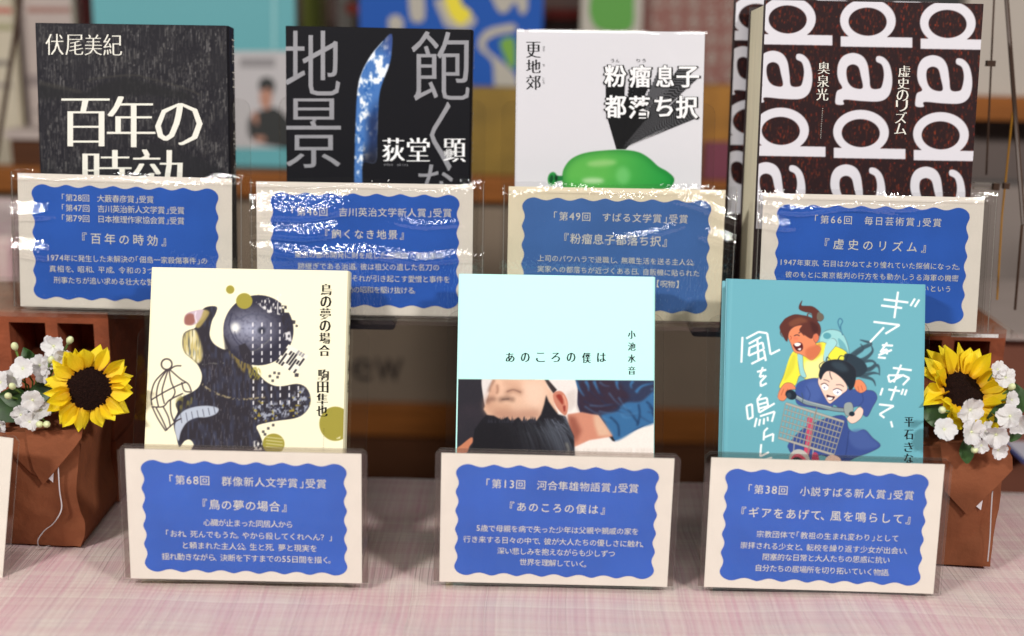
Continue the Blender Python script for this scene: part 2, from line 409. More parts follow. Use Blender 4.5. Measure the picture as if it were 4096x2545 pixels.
# ------------------------------------------------------------------ setting: table, cloth, floor
YB = .187                                          # back edge of the display table
def cloth():
    nx, ny = 150, 90; x0, x1, y0 = -.75, .75, -.50; vs = []; fs = []
    rs = np.random.RandomState(3)
    for j in range(ny+1):
        for i in range(nx+1):
            x = x0+(x1-x0)*i/nx; t = j/ny; y = y0+(YB+.10-y0)*t
            z = .0007*math.sin(9*x+3*y)+.0006*math.sin(31*x-17*y+1)
            # soft creases running diagonally between the front stands
            z += .0010*math.sin(16*x+22*y+1)*math.sin(13*y-7*x)+.0015*math.exp(-((x*.8+y*.6+.09)/.008)**2)+.0011*math.exp(-((x*.8-y*.6+.03)/.007)**2)+.0012*math.exp(-((x*.5+y+.09)/.010)**2)
            if y > YB:
                z -= (y-YB)*3.6; y = YB+(y-YB)*.04
            if y < -.46: z -= (-.46-y)*6; y = -.46
            vs.append((x, y, z-.0019))
    for j in range(ny):
        for i in range(nx):
            a = j*(nx+1)+i; fs.append((a, a+1, a+nx+2, a+nx+1))
    return mk('tablecloth', vs, fs, M_cloth, smooth=True)
tag(cloth(), 'pink and cream woven checked cloth spread over the display table', 'tablecloth')
tb = thing('display_table', (0, -.14, -.75), 'low display table carrying the books under the pink cloth', 'table')
box('tabletop', -.745, .745, -.31, .32, .715, .7435, M_wood2, tb)
for sx in (-.7, .7):
    for sy in (-.28, .30): box('leg', sx-.02, sx+.02, sy-.02, sy+.02, 0, .714, M_wood2, tb)
tag(mk('floor', [(-6, -4, -.75), (6, -4, -.75), (6, 6, -.75), (-6, 6, -.75)], [(0, 1, 2, 3)], M_floor), kind='structure')

# ------------------------------------------------------------------ cards, holders, films
def panel_outline(u0, u1, v0, v1, nu, nv, amp):
    """scalloped rectangle: nu lobes along the top, nv down the side"""
    pu = (u1-u0)/(nu); pv = (v1-v0)/(nv); pts = []
    def edge(ax, ay, bx, by, n, nx, ny):
        k = n*10
        for i in range(k+1):
            t = i/k; d = amp*abs(math.sin(math.pi*t*n))**.9*0 + amp*(.5-.5*math.cos(2*math.pi*t*n))**.8
            pts.append((ax+(bx-ax)*t-nx*d, ay+(by-ay)*t-ny*d))
    def corner(cx, cy, rx, ry, a0):
        for i in range(1, 8):
            a = R(a0-90*i/8); pts.append((cx+rx*math.cos(a), cy+ry*math.sin(a)))
    hu, hv = pu/2, pv/2
    edge(u0+hu, v1, u1-hu, v1, nu-1, 0, 1); corner(u1-hu, v1-hv, hu, hv, 90)
    edge(u1, v1-hv, u1, v0+hv, nv-1, 1, 0); corner(u1-hu, v0+hv, hu, hv, 0)
    edge(u1-hu, v0, u0+hu, v0, nu-1, 0, -1); corner(u0+hu, v0+hv, hu, hv, -90)
    edge(u0, v0+hv, u0, v1-hv, nv-1, -1, 0); corner(u0+hu, v1-hv, hu, hv, 180)
    return pts
def make_card(pose, w, h, label, lines, view, mcard=M_card, mblue=M_blue, film=False, panel=None, blank=False):
    o = posed('award_card', pose, label, 'card', 'blue award cards in front of the books')
    mk('card_sheet', bv(-w/2, w/2, 0, .0008, 0, h), BF, mcard, o)
    if not blank:
        sh = Sheet(pose, *view)
        (a, b, c, d) = panel or (.064, .062, .078, .058)
        P = panel_outline(-w/2+a*w, w/2-b*w, d*h, h-c*h, 8, 6, .0019)
        mk('blue_panel', [(x, -.0002, z) for x, z in P], [tuple(range(len(P)-1, -1, -1))], mblue, o)
        for k, (txt, x0, y0, x1, y1, sz) in enumerate(lines):
            if '『' in txt:
                place_chars(sh, txt, x0, y0, x1, y1, sz, o); continue
            mb = MB(); place_line(mb, sh, txt, x0, y0, x1, y1, sz, lift=.0004)
            stuffed(mb.build('award_line' if '受賞' in txt else 'text_line', M_ink, o))
    if film:
        n1, n2 = 110, 90; vs = []; fs = []; rs = random.Random(int(abs(pose[0])*1000))
        ph = [rs.uniform(0, 6) for _ in range(6)]
        for j in range(n2+1):
            for i in range(n1+1):
                s, t = i/n1, j/n2; x = (s-.5)*(w+.012)+.002; z = -.001+(h+.004)*t
                y = -.0032-.0004*math.sin(7*s+ph[0])*math.sin(5*t+ph[1])
                for (s0, t0, ws, wt, am, sl) in film:      # sleeve creases shaped to put glare in chosen spots: place, reach, height, slope
                    tt = t-t0-sl*(s-s0)-.018*math.sin(14*s+ph[2]); q = tt/wt; f_ = 0 if abs(q) >= 1 else ((1-q)/1.6 if q > -.6 else (q+1)/.4); y -= am*1.6*wt*h*(3*f_*f_-2*f_**3)**.8*math.exp(-((s-s0)/ws)**4)
                y += .0030*max(0, (t-.88)/.12)**2*(1+.5*math.sin(13*s+ph[3]))      # mouth of the sleeve curls back, shaped to glint along the top
                vs.append((x, y, z+.0007*math.sin(11*s+ph[4])*t))
        for j in range(n2):
            for i in range(n1):
                a = j*(n1+1)+i; fs.append((a, a+1, a+n1+2, a+n1+1))
        mk('clear_sleeve', vs, fs, M_film, o, smooth=True)
        mb = MB(); 
        for sx in (-1, 1): mb.box((w/2+.005)*sx+.002-.0003, (w/2+.005)*sx+.002+.0003, -.0028, -.0022, 0, h+.001)
        stuffed(mb.build('sleeve_seam', M_edge, o))
    return o
CARD5 = (-.1644, -.0041, .0032, 0, 2.7, 0); CARD6 = (.0300, .0004, .0032, .56, 2.5, -.36); CARD7 = (.1987, 0, .0032, -.29, 5.5, -.39)
CARD1 = (-.2684, .1159, .1474, -.64, 7.9, -.13); CARD2 = (-.1021, .1135, .1474, .83, 7.2, .22); CARD3 = (.0703, .1149, .1474, .38, 5.7, .20); CARD4 = (.2417, .0973, .1490, -.23, 8.2, .14)
CARD8 = (-.3956, .0064, .0032, -2.4, 10.0, -4.8)
make_card(CARD5, .1462, .0858, 'white award card with blue scalloped panel in front of the cream puffin book', [
    ('「第68回　群像新人文学賞」受賞', 512, 334, 1705, 368, 78), ('『鳥の夢の場合』', 762, 518, 1412, 540, 84), ('心臓が止まった同居人から', 778, 655, 1452, 672, 58),
    ('「おれ、死んでもうた。やから殺してくれへん？」', 490, 738, 1750, 770, 58), ('と頼まれた主人公。生と死、夢と現実を', 612, 826, 1635, 852, 58), ('揺れ動きながら、決断を下すまでの55日間を描く。', 465, 910, 1760, 940, 58)], (400, 1740, .5324))
make_card(CARD6, .1450, .0858, 'white award card with blue scalloped panel in front of the mint green book', [
    ('「第13回　河合隼雄物語賞」受賞', 488, 362, 1645, 402, 76), ('『あのころの僕は』', 664, 535, 1400, 562, 78), ('5歳で母親を病で失った少年は父親や親戚の家を', 420, 698, 1645, 725, 56),
    ('行き来する日々の中で、彼が大人たちの優しさに触れ、', 325, 780, 1705, 820, 56), ('深い悲しみを抱えながらも少しずつ', 580, 868, 1468, 892, 56), ('世界を理解していく。', 748, 952, 1275, 970, 56)], (1680, 1740, .5324))
make_card(CARD7, .1457, .0850, 'white award card with blue scalloped panel in front of the teal bicycle book', [
    ('「第38回　小説すばる新人賞」受賞', 438, 376, 1728, 428, 78), ('『ギアをあげて、風を鳴らして』', 384, 552, 1708, 610, 86), ('宗教団体で「教祖の生まれ変わり」として', 510, 722, 1610, 758, 58),
    ('崇拝される少女と、転校を繰り返す少女が出会い、', 385, 808, 1700, 855, 58), ('閉塞的な日常と大人たちの思惑に抗い', 555, 898, 1540, 925, 58), ('自分たちの居場所を切り拓いていく物語。', 498, 982, 1560, 1022, 58)], (2760, 1760, .5193))
make_card(CARD1, .1477, .0921, 'film sleeved award card with three award lines below the grey rain streaked book', [
    ('「第28回　大藪春彦賞」受賞', 578, 308, 1455, 328, 76), ('「第47回　吉川英治新人文学賞」受賞', 578, 405, 1745, 432, 76), ('「第79回　日本推理作家協会賞」受賞', 578, 502, 1745, 530, 76),
    ('『百年の時効』', 760, 690, 1590, 718, 112), ('1974年に発生した未解決の「佃島一家殺傷事件」の', 436, 876, 1965, 908, 70), ('真相を、昭和、平成、令和の3つの時代の', 462, 980, 1760, 1008, 70), ('刑事たちが追い求める壮大な警察小説。', 508, 1086, 1700, 1115, 70)], (0, 660, .4233), film=[(.04, .70, .13, .07, .30, .2), (.05, .44, .12, .08, .27, 0), (.20, .95, .35, .035, .26, 0)])
make_card(CARD2, .1483, .0911, 'film sleeved award card with strong glare below the black blade book', [
    ('「第46回　吉川英治文学新人賞」受賞', 430, 345, 1958, 360, 92), ('『飽くなき地景』', 745, 556, 1515, 566, 98), ('東京の都市開発に財を成した旧華族・烏丸家の', 468, 752, 1878, 768, 70),
    ('跡継ぎである治道。彼は祖父の遺した名刀の', 498, 860, 1840, 875, 70), ('妖しい輝きの虜に、それが引き起こす愛憎と事件を', 430, 968, 1940, 988, 70), ('そして激動の昭和を駆け抜ける。', 700, 1078, 1640, 1092, 70)], (980, 700, .4233), film=[(.18, .80, .24, .11, .28, .15), (.19, .64, .21, .08, .26, .1), (.48, .47, .62, .055, .27, -.05), (.76, .70, .15, .035, .26, -.15), (.3, .955, .40, .035, .27, 0)])
make_card(CARD3, .1483, .0912, 'yellowish award card in a film sleeve below the white balloon book', [
    ('「第49回　すばる文学賞」受賞', 543, 388, 1828, 418, 92), ('『粉瘤息子都落ち択』', 642, 598, 1635, 630, 108), ('上司のパワハラで退職し、無職生活を送る主人公。', 398, 784, 1912, 828, 68),
    ('実家への都落ちが近づくある日、自販機に貼られた', 398, 886, 1935, 932, 68), ('一枚の紙片をきっかけに得た【呪物】', 600, 1000, 1745, 1034, 76)], (1980, 700, .4233), M_cardw, M_blue2, film=[(.60, .66, .15, .045, .27, .3), (.92, .82, .16, .05, .30, -.4), (.94, .64, .08, .07, .28, -.3)])
make_card(CARD4, .1485, .0912, 'film sleeved award card below the dark book covered in huge white letters', [
    ('「第66回　毎日芸術賞」受賞', 718, 360, 1768, 390, 76), ('『虚史のリズム』', 793, 558, 1652, 592, 94), ('1947年東京、石目はかねてより憧れていた探偵になった。', 438, 710, 1935, 750, 58),
    ('彼のもとに東京裁判の行方をも動かしうる海軍の機密', 488, 808, 1902, 842, 58), ('が記された文書を見つけ出さねばならないという', 500, 890, 1845, 930, 58)], (2900, 700, .4914), film=[(.24, .90, .30, .065, .27, .03), (.62, .935, .22, .05, .25, .1), (.05, .78, .10, .06, .29, 0)])
make_card(CARD8, .148, .092, 'white card cut off at the left edge in front of the brown box', [], None, blank=True)

def rounded(w, h, r, cut=False, n=5):
    if cut: return [(-w/2, 0), (w/2, 0), (w/2, h-r), (w/2-r, h), (-w/2+r, h), (-w/2, h-r)]
    P = [(-w/2, 0), (w/2, 0)]
    for s, a0 in ((1, 0), (-1, 90)):
        for i in range(n+1):
            a = R(a0+90*i/n); P.append((s*(w/2-r)+r*math.cos(a), h-r+r*math.sin(a)))
    return P
def plate(name, P, y0, y1, parent, me=M_acr, mat_edge=M_edge):
    n = len(P); v = [(x, y0, z) for x, z in P]+[(x, y1, z) for x, z in P]
    f = [tuple(range(n)), tuple(range(2*n-1, n-1, -1))]+[(i, i+n, (i+1) % n+n, (i+1) % n) for i in range(n)]
    o = mk(name, v, f, [me, mat_edge], parent)
    for k, p in enumerate(o.data.polygons): p.material_index = 0 if k < 2 else 1
    return o
def stand(label, cp, bp, cw, bt, bw, bh, base_z, smoky=True, group='clear acrylic display stands'):
    """acrylic stand: a low pocket plate in front holds the card, a leaning back plate carries the book"""
    o = thing('display_stand', (cp[0], cp[1], base_z), label, 'display stand', group)
    ds = bp[0]-cp[0]; 
    def sub(name, pose, P, y0, y1, m_=M_acr):
        q = plate(name, P, y0, y1, o, m_)
        X, Y, Z, yaw, lean, rl = pose
        Mx = Matrix.Translation((X, Y, Z)) @ Matrix.Rotation(R(yaw), 4, 'Z') @ Matrix.Rotation(-R(lean), 4, 'X') @ Matrix.Rotation(-R(rl), 4, 'Y')
        q.matrix_parent_inverse = Matrix.Translation((-cp[0], -cp[1], -base_z)); q.matrix_basis = Mx
        return q
    sub('front_plate', cp, rounded(cw+.0075, .0885, .0028, True), -.0028, -.0018)
    sub('pocket_plate', cp, rounded(cw+.0075, .0885, .0028, True), .0011, .0021, M_acrS if smoky else M_acr)
    sub('back_plate', bp, rounded(bw, bh, .008), bt+.0008, bt+.0028)
    y2 = bp[1]+.030+bt
    box('base', -cw/2+.004, cw/2-.004, -.0042, y2-cp[1], .0002, .0016, M_acr, o)
    return o


# ------------------------------------------------------------------ books
BOOK5 = (-.1732, .0207, .0085, .70, 19.9, .04); BOOK6 = (.0308, .0214, .0085, .42, 19.9, .23); BOOK7 = (.2037, .0174, .0085, -1.55, 18.1, -.11)
BOOK1 = (-.2629, .1278, .1530, 1.18, 7.6, .36); BOOK2 = (-.0973, .1510, .1530, -.89, 6.0, .09); BOOK3 = (.0664, .1344, .1560, .29, 9.5, .5)
BOOK4 = (.2386, .1127, .1540, 1.29, 6.7, .15)
def book(pose, w, h, t, label, mcover, mspine=None, mback=None, group='award winning books on display', fore=.003):
    o = posed('book', pose, label, 'book', group); ms = mspine or mcover; mb_ = mback or mcover
    box('front_cover', -w/2, w/2-.0016, 0, .0022, 0, h, mcover, o, .0005)
    n = 8; vs = []; r = .0042                       # rounded spine on the right (the book opens from the left)
    prof = [(w/2-.0016, 0)]+[(w/2-r+r*math.sin(R(90*i/n)), r-r*math.cos(R(90*i/n))) for i in range(3, n+1)]
    prof += [(w/2, t-r)]+[(w/2-r+r*math.cos(R(90*i/n)), t-r+r*math.sin(R(90*i/n))) for i in range(1, n-1)]+[(w/2-.0016, t), (w/2-.0030, t-.0005), (w/2-.0030, .0005)]
    k = len(prof); V = [(x, y, 0) for x, y in prof]+[(x, y, h) for x, y in prof]
    F = [tuple(range(k-1, -1, -1)), tuple(range(k, 2*k))]+[(i, (i+1) % k, (i+1) % k+k, i+k) for i in range(k)]
    mk('spine', V, F, ms, o)
    box('back_cover', -w/2, w/2-.0016, t-.0022, t, 0, h, mb_, o, .0005)
    pv = []; pf = []; q = 14
    box('page_block', -w/2+fore, w/2-.0032, .0024, t-.0024, .003, h-.003, M_paper, o)
    return o

# --- dark streaked book (back row, far left)
B1 = book(BOOK1, .1312, .188, .024, 'charcoal book with grey vertical rain streaks and large white title at the far left', mat('charcoal_jacket', (30, 30, 36), .5, .15))
sh = Sheet(BOOK1, 0, 0, .5027); p = Paint(1900, 1500, (32, 31, 37), 11)
p.put(p.blur(p.noise(150, 120), 4), (46, 45, 48), .5)
for _ in range(5200):
    x, y = p.r.rand()*1600+260, p.r.rand()*1300+180; L = 12+90*p.r.rand()**3; w_ = 2+9*p.r.rand()**2; g = 66+p.r.rand()*62
    a = (.12+.5*p.r.rand()**1.5)*(.35+.65*(math.sin(x*.011+1)*math.sin(y*.013+.006*x) > -.35))
    x0, x1, y0, y1 = int(x*p.K), int((x+w_)*p.K)+1, int(y*p.K), int((y+L)*p.K)+1
    p.a[y0:y1, x0:x1] = p.a[y0:y1, x0:x1]*(1-a)+np.array([g+4, g+2, g])/255*a
p.a = p.blur(p.a, 1.0)
p.poly([(290, 680), (480, 700), (640, 740), (760, 690), (950, 630), (1060, 625), (1300, 690), (1500, 740), (1500, 800), (1180, 760), (900, 780), (500, 790), (290, 780)], (36, 36, 38), .75, 12, True)
p.poly([(900, 1400), (1080, 1200), (1250, 1130), (1450, 1200), (1800, 1380), (1800, 1500), (900, 1500)], (36, 36, 40), .8, 10, True)
p.poly([(290, 640), (400, 660), (520, 690), (650, 720), (640, 745), (500, 715), (290, 670)], (62, 60, 56), .5, 6, True)
p.line([(700, 640), (860, 615), (1060, 600), (1200, 630), (1460, 700), (1600, 760)], 14, (64, 62, 58), .6, 5)
p.apply(sh, 'cover_print', B1, .1296, .188, .06, M_print)
mb = Chars(); mb.rep = 3
for ch, (x0, y0, x1, y1) in zip('伏尾美紀', ((368, 272, 505, 438), (527, 278, 662, 438), (680, 278, 810, 440), (828, 275, 970, 442))): place_box(mb, sh, ch, x0, y0, x1, y1, -.018, fat=3)
mb.build('author_name', M_ink, B1)
mb = Chars(); mb.rep = 7
for ch, b_ in zip('百年の時効', ((505, 785, 862, 1165), (866, 768, 1225, 1172), (1250, 822, 1600, 1155), (672, 1195, 1035, 1580), (1070, 1190, 1442, 1590))): place_box(mb, sh, ch, *b_, -.018, fat=14)
mb.build('title', M_ink, B1)
mb = MB()
for i, ch in enumerate('百年の時効'): v, f = em_glyph(ch, -.018); mb.add([(.0664, .013-x*.010, .172-i*.021+y*.020) for x, y in v], f)
stuffed(mb.build('spine_title', M_ink, B1))

# --- black book with blue blade
B2 = book(BOOK2, .1308, .188, .022, 'matt black book with a blue and white curved blade and grey characters', mat('black_jacket', (20, 20, 25), .55, .12))
sh = Sheet(BOOK2, 1000, 0, .5027); p = Paint(1900, 1500, (20, 20, 25), 5)
blade = [(1130, 275), (1060, 330), (975, 430), (905, 550), (868, 660), (850, 800), (842, 1000), (836, 1200), (835, 1500), (893, 1500), (900, 1300), (1000, 1290), (1012, 1100), (1020, 900), (1032, 750), (1062, 640), (1105, 530), (1125, 440), (1112, 350)]
bm = p.blur(p.mask(spline(blade[:-1], n=4)), 3)
p.put(bm, (70, 115, 180))
n1 = np.clip((p.noise(60, 90)*.55+p.noise(26, 38)*.45+p.noise(11, 16)*.25-.62)*5, 0, 1)
p.put(bm*n1, (236, 242, 248)); n2 = np.clip((p.noise(50, 80)*.6+p.noise(16, 30)*.5-.68)*5, 0, 1); p.put(bm*n2, (28, 84, 158), .8)
dk = np.clip((p.X-(905+np.clip(950-p.Y, 0, 900)*.35))/60, 0, 1)*np.clip((p.Y-760)/200, 0, 1); p.put(bm*p.blur(dk, 8), (30, 42, 78), .85)
p.put(bm*np.clip((p.X-895)/8, 0, 1)*np.clip((p.Y-1120)/180, 0, 1), (27, 27, 36), .9)
p.put(bm*np.clip((440-p.Y)/170, 0, 1), (30, 34, 60), .75); p.put(bm*np.clip((p.X-1045)/60, 0, 1)*np.clip((560-p.Y)/160, 0, 1), (55, 75, 140), .6)
p.line([(1060, 330), (975, 430), (905, 550), (866, 660)], 5, (225, 235, 245), .8, 1)
p.apply(sh, 'cover_print', B2, .1292, .188, .06, M_print)
mb = Chars(); mb.rep = 3; C2 = (290, 250, 1742, 1470)
for ch, b_ in (('地', (286, 225, 715, 760)), ('景', (292, 785, 720, 1335)), ('飽', (1290, 250, 1748, 800)), ('く', (1435, 812, 1600, 1360)), ('な', (1345, 1310, 1612, 1660))):
    place_box(mb, sh, ch, *b_, -.008, fat=4, clip=(284, 246, 1746, 3000))
mb.build('title', M_silver, B2)
mb = Chars(); mb.rep = 3
for ch, b_ in zip('荻堂顕', ((1062, 1100, 1225, 1282), (1256, 1098, 1424, 1284), (1546, 1105, 1710, 1288))): place_box(mb, sh, ch, *b_, -.018, fat=7, lift=.0009)
mb.build('author_name', M_white, B2)
mb = MB(); place_line(mb, sh, 'odou akira'.replace('a', 'a'), 1065, 1308, 1262, 1312, 26); stuffed(mb.build('small_lettering', M_silver, B2))
mb = MB()
for i, ch in enumerate('飽くなき地景'): v, f = em_glyph(ch); mb.add([(.0662, .011-x*.012, .170-i*.022+y*.020) for x, y in v], f)
stuffed(mb.build('spine_title', M_silver, B2))

# --- white book with green balloon
B3 = book(BOOK3, .1314, .188, .013, 'glossy white book with a green balloon and bursting black and white title', mat('glossy_white_jacket', (226, 225, 230), .25, coat=.5, bump=.0010, bscale=9))
sh = Sheet(BOOK3, 1990, 0, .5027); p = Paint(1900, 1530, (224, 223, 229), 5)
bal = [(515, 1420), (530, 1340), (590, 1265), (700, 1218), (870, 1197), (1020, 1195), (1130, 1215), (1210, 1262), (1280, 1325), (1350, 1365), (1400, 1410), (1405, 1450), (1370, 1495), (1280, 1530), (900, 1560), (600, 1550), (530, 1500)]
bm = p.mask(spline(bal)); p.put(bm, (98, 186, 84))
p.put(bm*np.clip((p.X-850)/560, 0, 1), (20, 146, 62), .85); p.put(bm*np.clip((p.Y-1400)/130, 0, 1), (40, 150, 60), .4)
edge = np.clip(bm-p.blur(bm, 40), 0, 1); p.put(edge*bm, (20, 110, 45), .9)
p.ell(830, 1300, 120, 26, (170, 215, 140), .7, 14, -4); p.ell(760, 1440, 90, 22, (210, 235, 195), .8, 14); p.ell(1000, 1400, 55, 70, (150, 225, 150), .45, 18)
p.ell(438, 1425, 38, 55, (46, 150, 70), 1, 1, 8); p.ell(430, 1425, 16, 32, (14, 80, 40), 1, 2, 8); p.poly([(450, 1385), (485, 1400), (520, 1400), (520, 1440), (480, 1445), (455, 1460)], (30, 120, 60), 1, 1); p.ell(468, 1420, 12, 24, (10, 50, 28), .9, 2)
p.apply(sh, 'cover_print', B3, .1298, .188, .06, M_printg)
tb_ = [('粉', (852, 520, 1022, 695)), ('瘤', (1050, 520, 1218, 700)), ('息', (1262, 520, 1400, 695)), ('子', (1425, 530, 1600, 698)), ('都', (855, 760, 1022, 940)), ('落', (1045, 765, 1215, 945)), ('ち', (1250, 770, 1392, 930)), ('択', (1420, 765, 1590, 945))]
mb = MB(); mg = MB(); VP = (985, 1192)
for k in range(1, 46):
    s = 1-.97*(k/45)**1.15
    for i, (ch, b_) in enumerate(tb_):
        if ch in '瘤息' and k % 2: continue
        tgt = mg if (k % 2 == 0 and i % 4 >= 2) else mb
        place_box(tgt, sh, ch, *b_, .012, lift=.0009-.000006*k, scaleto=(VP[0], VP[1], s))
u_, v_ = zip(*[sh.uv(x, y) for x, y in ((860, 690), (1010, 690), (1010, 760), (1215, 940), (1215, 980), (1020, 1188), (945, 1188), (862, 900))])
mb.add([(a, -.00058, b) for a, b in zip(u_, v_)], [tuple(range(8))[::-1]])
stuffed(mb.build('title_rays', M_black, B3)); stuffed(mg.build('title_ray_highlight', M_dgrey, B3))
mb = Chars(); mb.rep = 3
for ch, b_ in tb_: place_box(mb, sh, ch, *b_, .012, lift=.0012, fat=3)
mb.build('title', M_white, B3)
mb = MB()
for ch, b_ in tb_: place_box(mb, sh, ch, b_[0]-7, b_[1]-5, b_[2]+9, b_[3]+9, .012, lift=.00098, fat=8)
stuffed(mb.build('title_outline', M_black, B3))
mb = MB()
for ch, b_ in zip('更地郊', ((232, 335, 340, 460), (232, 475, 340, 582), (232, 600, 340, 715))): place_box(mb, sh, ch, *b_, -.018, fat=4)
for ch, x, y in (('さ', 368, 378), ('ら', 368, 400), ('ち', 368, 520), ('こ', 366, 632), ('う', 366, 660)): place_box(mb, sh, ch, x-8, y-10, x+8, y+10)
for ch, x in (('ふ', 915), ('ん', 955), ('り', 1120), ('う', 1165)): place_box(mb, sh, ch if ch != 'ふ' else 'う', x-14, 470, x+14, 498)
stuffed(mb.build('small_lettering', M_black, B3))

n1, n2 = 60, 80; vs = []; fs = []
for j in range(n2+1):
    for i in range(n1+1):
        a_, t = i/n1, j/n2; x = (a_-.5)*.1325; z = .06+.1285*t
        y = -.0020-.0020*math.exp(-(((a_-.80)+.35*(t-.78))/.07)**2-((t-.80)/.22)**2)-.0009*math.exp(-((a_-.03)/.03)**2)-.0007*math.exp(-((t-.97)/.03)**2)
        vs.append((x, y, z))
for j in range(n2):
    for i in range(n1): a_ = j*(n1+1)+i; fs.append((a_, a_+1, a_+n1+2, a_+n1+1))
mk('glare_wrap', vs, fs, clear('glare_wrap_film', (.985, .985, .985), 1.3, .12), B3, smooth=True)  # film added over the cover, bulged to catch highlights
# --- thick book covered in huge letters, two copies
M_b4 = mat('dark_maroon_jacket', (38, 22, 24), .4)
def book4(pose, first=None):
    if first is None:
        o = book(pose, .1481, .2125, .050, 'front copy of the thick maroon book with huge white sideways letters', M_b4, fore=.0012)
    sh = Sheet(BOOK4, 2900, 0, .5292); p = Paint(2000, 1540, (40, 24, 26), 9)
    for _ in range(3800):
        x, y = 180+p.r.rand()*1800, p.r.rand()*1500; L = 8+30*p.r.rand()**2; w_ = 2+5*p.r.rand(); a = .15+.5*p.r.rand()**2
        x0, x1, y0, y1 = int(x*p.K), int((x+w_)*p.K)+1, int(y*p.K), int((y+L)*p.K)+1
        c = np.array([140+p.r.rand()*70, 45+p.r.rand()*30, 30])/255; p.a[y0:y1, x0:x1] = p.a[y0:y1, x0:x1]*(1-a)+c*a
    p.a = p.blur(p.a, 2.2)
    WH = (208, 206, 213); BG = (40, 24, 26)
    base = p.a.copy()
    def dee(cx, cy):                                # rotated d; cx, cy is the bowl centre
        p.ell(cx, cy, 211, 168, WH, 1, 0, 2); p.poly([(cx-206, cy+118), (cx+336, cy+128), (cx+336, cy+205), (cx-206, cy+196)], WH)
        m = p.ell(cx-2, cy+8, 144, 106, BG, 0, 0, 2); p.put(m, base)
    def ay(x, y):                                   # rotated a; x, y is the top left of its box (about 430 by 390)
        p.poly([(x+12, y+150), (x+22, y+75), (x+60, y+20), (x+130, y-2), (x+200, y+20), (x+240, y+80), (x+256, y+180), (x+268, y+262), (x+330, y+268), (x+352, y+240), (x+365, y+160), (x+350, y+90), (x+308, y+62),
                (x+312, y+24), (x+360, y+30), (x+405, y+80), (x+427, y+170), (x+424, y+260), (x+395, y+330), (x+330, y+364), (x+200, y+362), (x+66, y+352), (x+62, y+388), (x+2, y+384), (x, y+330), (x+12, y+285), (x+50, y+262), (x+24, y+210)], WH, 1, 0, True)
        m = p.poly([(x+82, y+160), (x+90, y+105), (x+130, y+85), (x+172, y+105), (x+190, y+170), (x+204, y+262), (x+140, y+262), (x+98, y+225)], BG, 0, 0, True); p.put(m, base)
    for k in range(-1, 4):
        sx, sy = 604*(k-1), 17*(k-1)
        for j in range(-1, 3):
            dy = 842*j; dx = -52*j
            dee(1080+sx+dx, 158+sy+dy); ay(836+sx+dx*1.0, 404+sy+dy)
    p.apply(sh, 'cover_print', o, .1465, .2125, .06, M_print)
    mb = Chars(); mb.rep = 3
    for ch, y in zip('奥泉光', (515, 615, 715)): place_box(mb, sh, ch, 745-42-(y-515)*.06, y-45, 745+42-(y-515)*.06, y+45, -.018, fat=3, lift=.0008)
    for ch, y in zip('虚史のリズム', (540, 632, 722, 800, 890, 975)): place_box(mb, sh, ch, 1352-42-(y-540)*.07, y-42, 1352+42-(y-540)*.07, y+42, -.018, fat=3, lift=.0008)
    mb.build('cover_lettering', M_ink, o)
    mb = MB(); place_line(mb, sh, 'ooooooooooooooooo', 738, 815, 722, 1050, 12); stuffed(mb.build('small_lettering', M_ink, o))
    return o
B4 = book4(BOOK4)
def copy_tree(o, parent=None):
    c = o.copy(); COL.objects.link(c); c.parent = parent
    for ch in o.children: copy_tree(ch, c)
    return c
B4b = copy_tree(B4); B4b.matrix_world = Matrix.Translation((-.0100, .058, 0)) @ B4.matrix_world @ Matrix.Diagonal((1, .08, 1, 1))
tag(B4b, 'slim big lettered cover standing behind the thick one, only its left margin showing')

# --- cream book with bird collage
B5 = book(BOOK5, .1308, .1879, .017, 'cream book with a dark bird collage and gold dots on its cover', mat('cream_jacket', (246, 240, 206), .5, .2))
sh = Sheet(BOOK5, 500, 1040, .5291); p = Paint(1890, 1512, (247, 241, 210), 21)
DK = (48, 44, 52)
body = [(640, 352), (697, 358), (686, 410), (662, 455), (648, 510), (642, 570), (662, 620), (700, 655), (760, 680), (800, 660), (900, 640), (960, 700), (960, 800), (1000, 850), (1060, 915), (1130, 952), (1200, 955), (1300, 938), (1370, 965), (1405, 1040), (1395, 1110), (1350, 1168), (1280, 1200), (1150, 1218), (1040, 1240), (995, 1262), (1020, 1320), (1045, 1400), (1040, 1500), (520, 1500), (522, 1400), (490, 1360), (450, 1372), (412, 1415), (388, 1330), (372, 1270), (372, 1210), (400, 1150), (385, 1090), (430, 1040), (510, 1000), (560, 960), (582, 900), (578, 850), (548, 790), (500, 745), (455, 705), (435, 640), (445, 560), (490, 530), (535, 512), (560, 440), (590, 375)]
bm = p.mask(spline(body, n=3)); p.put(bm, DK)
n = np.clip((p.noise(16, 60)-.45)*2.2, 0, 1); p.put(bm*n, (74, 82, 112), .45)
p.poly([(452, 430), (480, 398), (540, 382), (590, 376), (620, 400), (590, 450), (540, 485), (500, 497), (452, 485)], (196, 178, 190), 1, 3, True)
p.poly([(455, 430), (490, 405), (525, 420), (530, 470), (500, 495), (455, 485)], (140, 80, 66), .8, 5, True); p.line([(540, 390), (530, 430), (545, 480)], 10, (235, 225, 235), .8, 2)
p.poly([(600, 380), (640, 400), (600, 470), (560, 515), (535, 500), (575, 440)], (168, 150, 90), .9, 5, True)
gold = p.poly([(445, 580), (470, 545), (530, 530), (560, 590), (585, 680), (580, 760), (545, 780), (500, 740), (455, 700), (438, 640)], (196, 180, 120), 1, 6, True)
p.put(gold*np.clip((p.noise(10, 60)-.5)*3, 0, 1), (236, 232, 205), .9); p.put(gold*np.clip((p.noise(8, 70)-.62)*4, 0, 1), (60, 70, 80), .7)
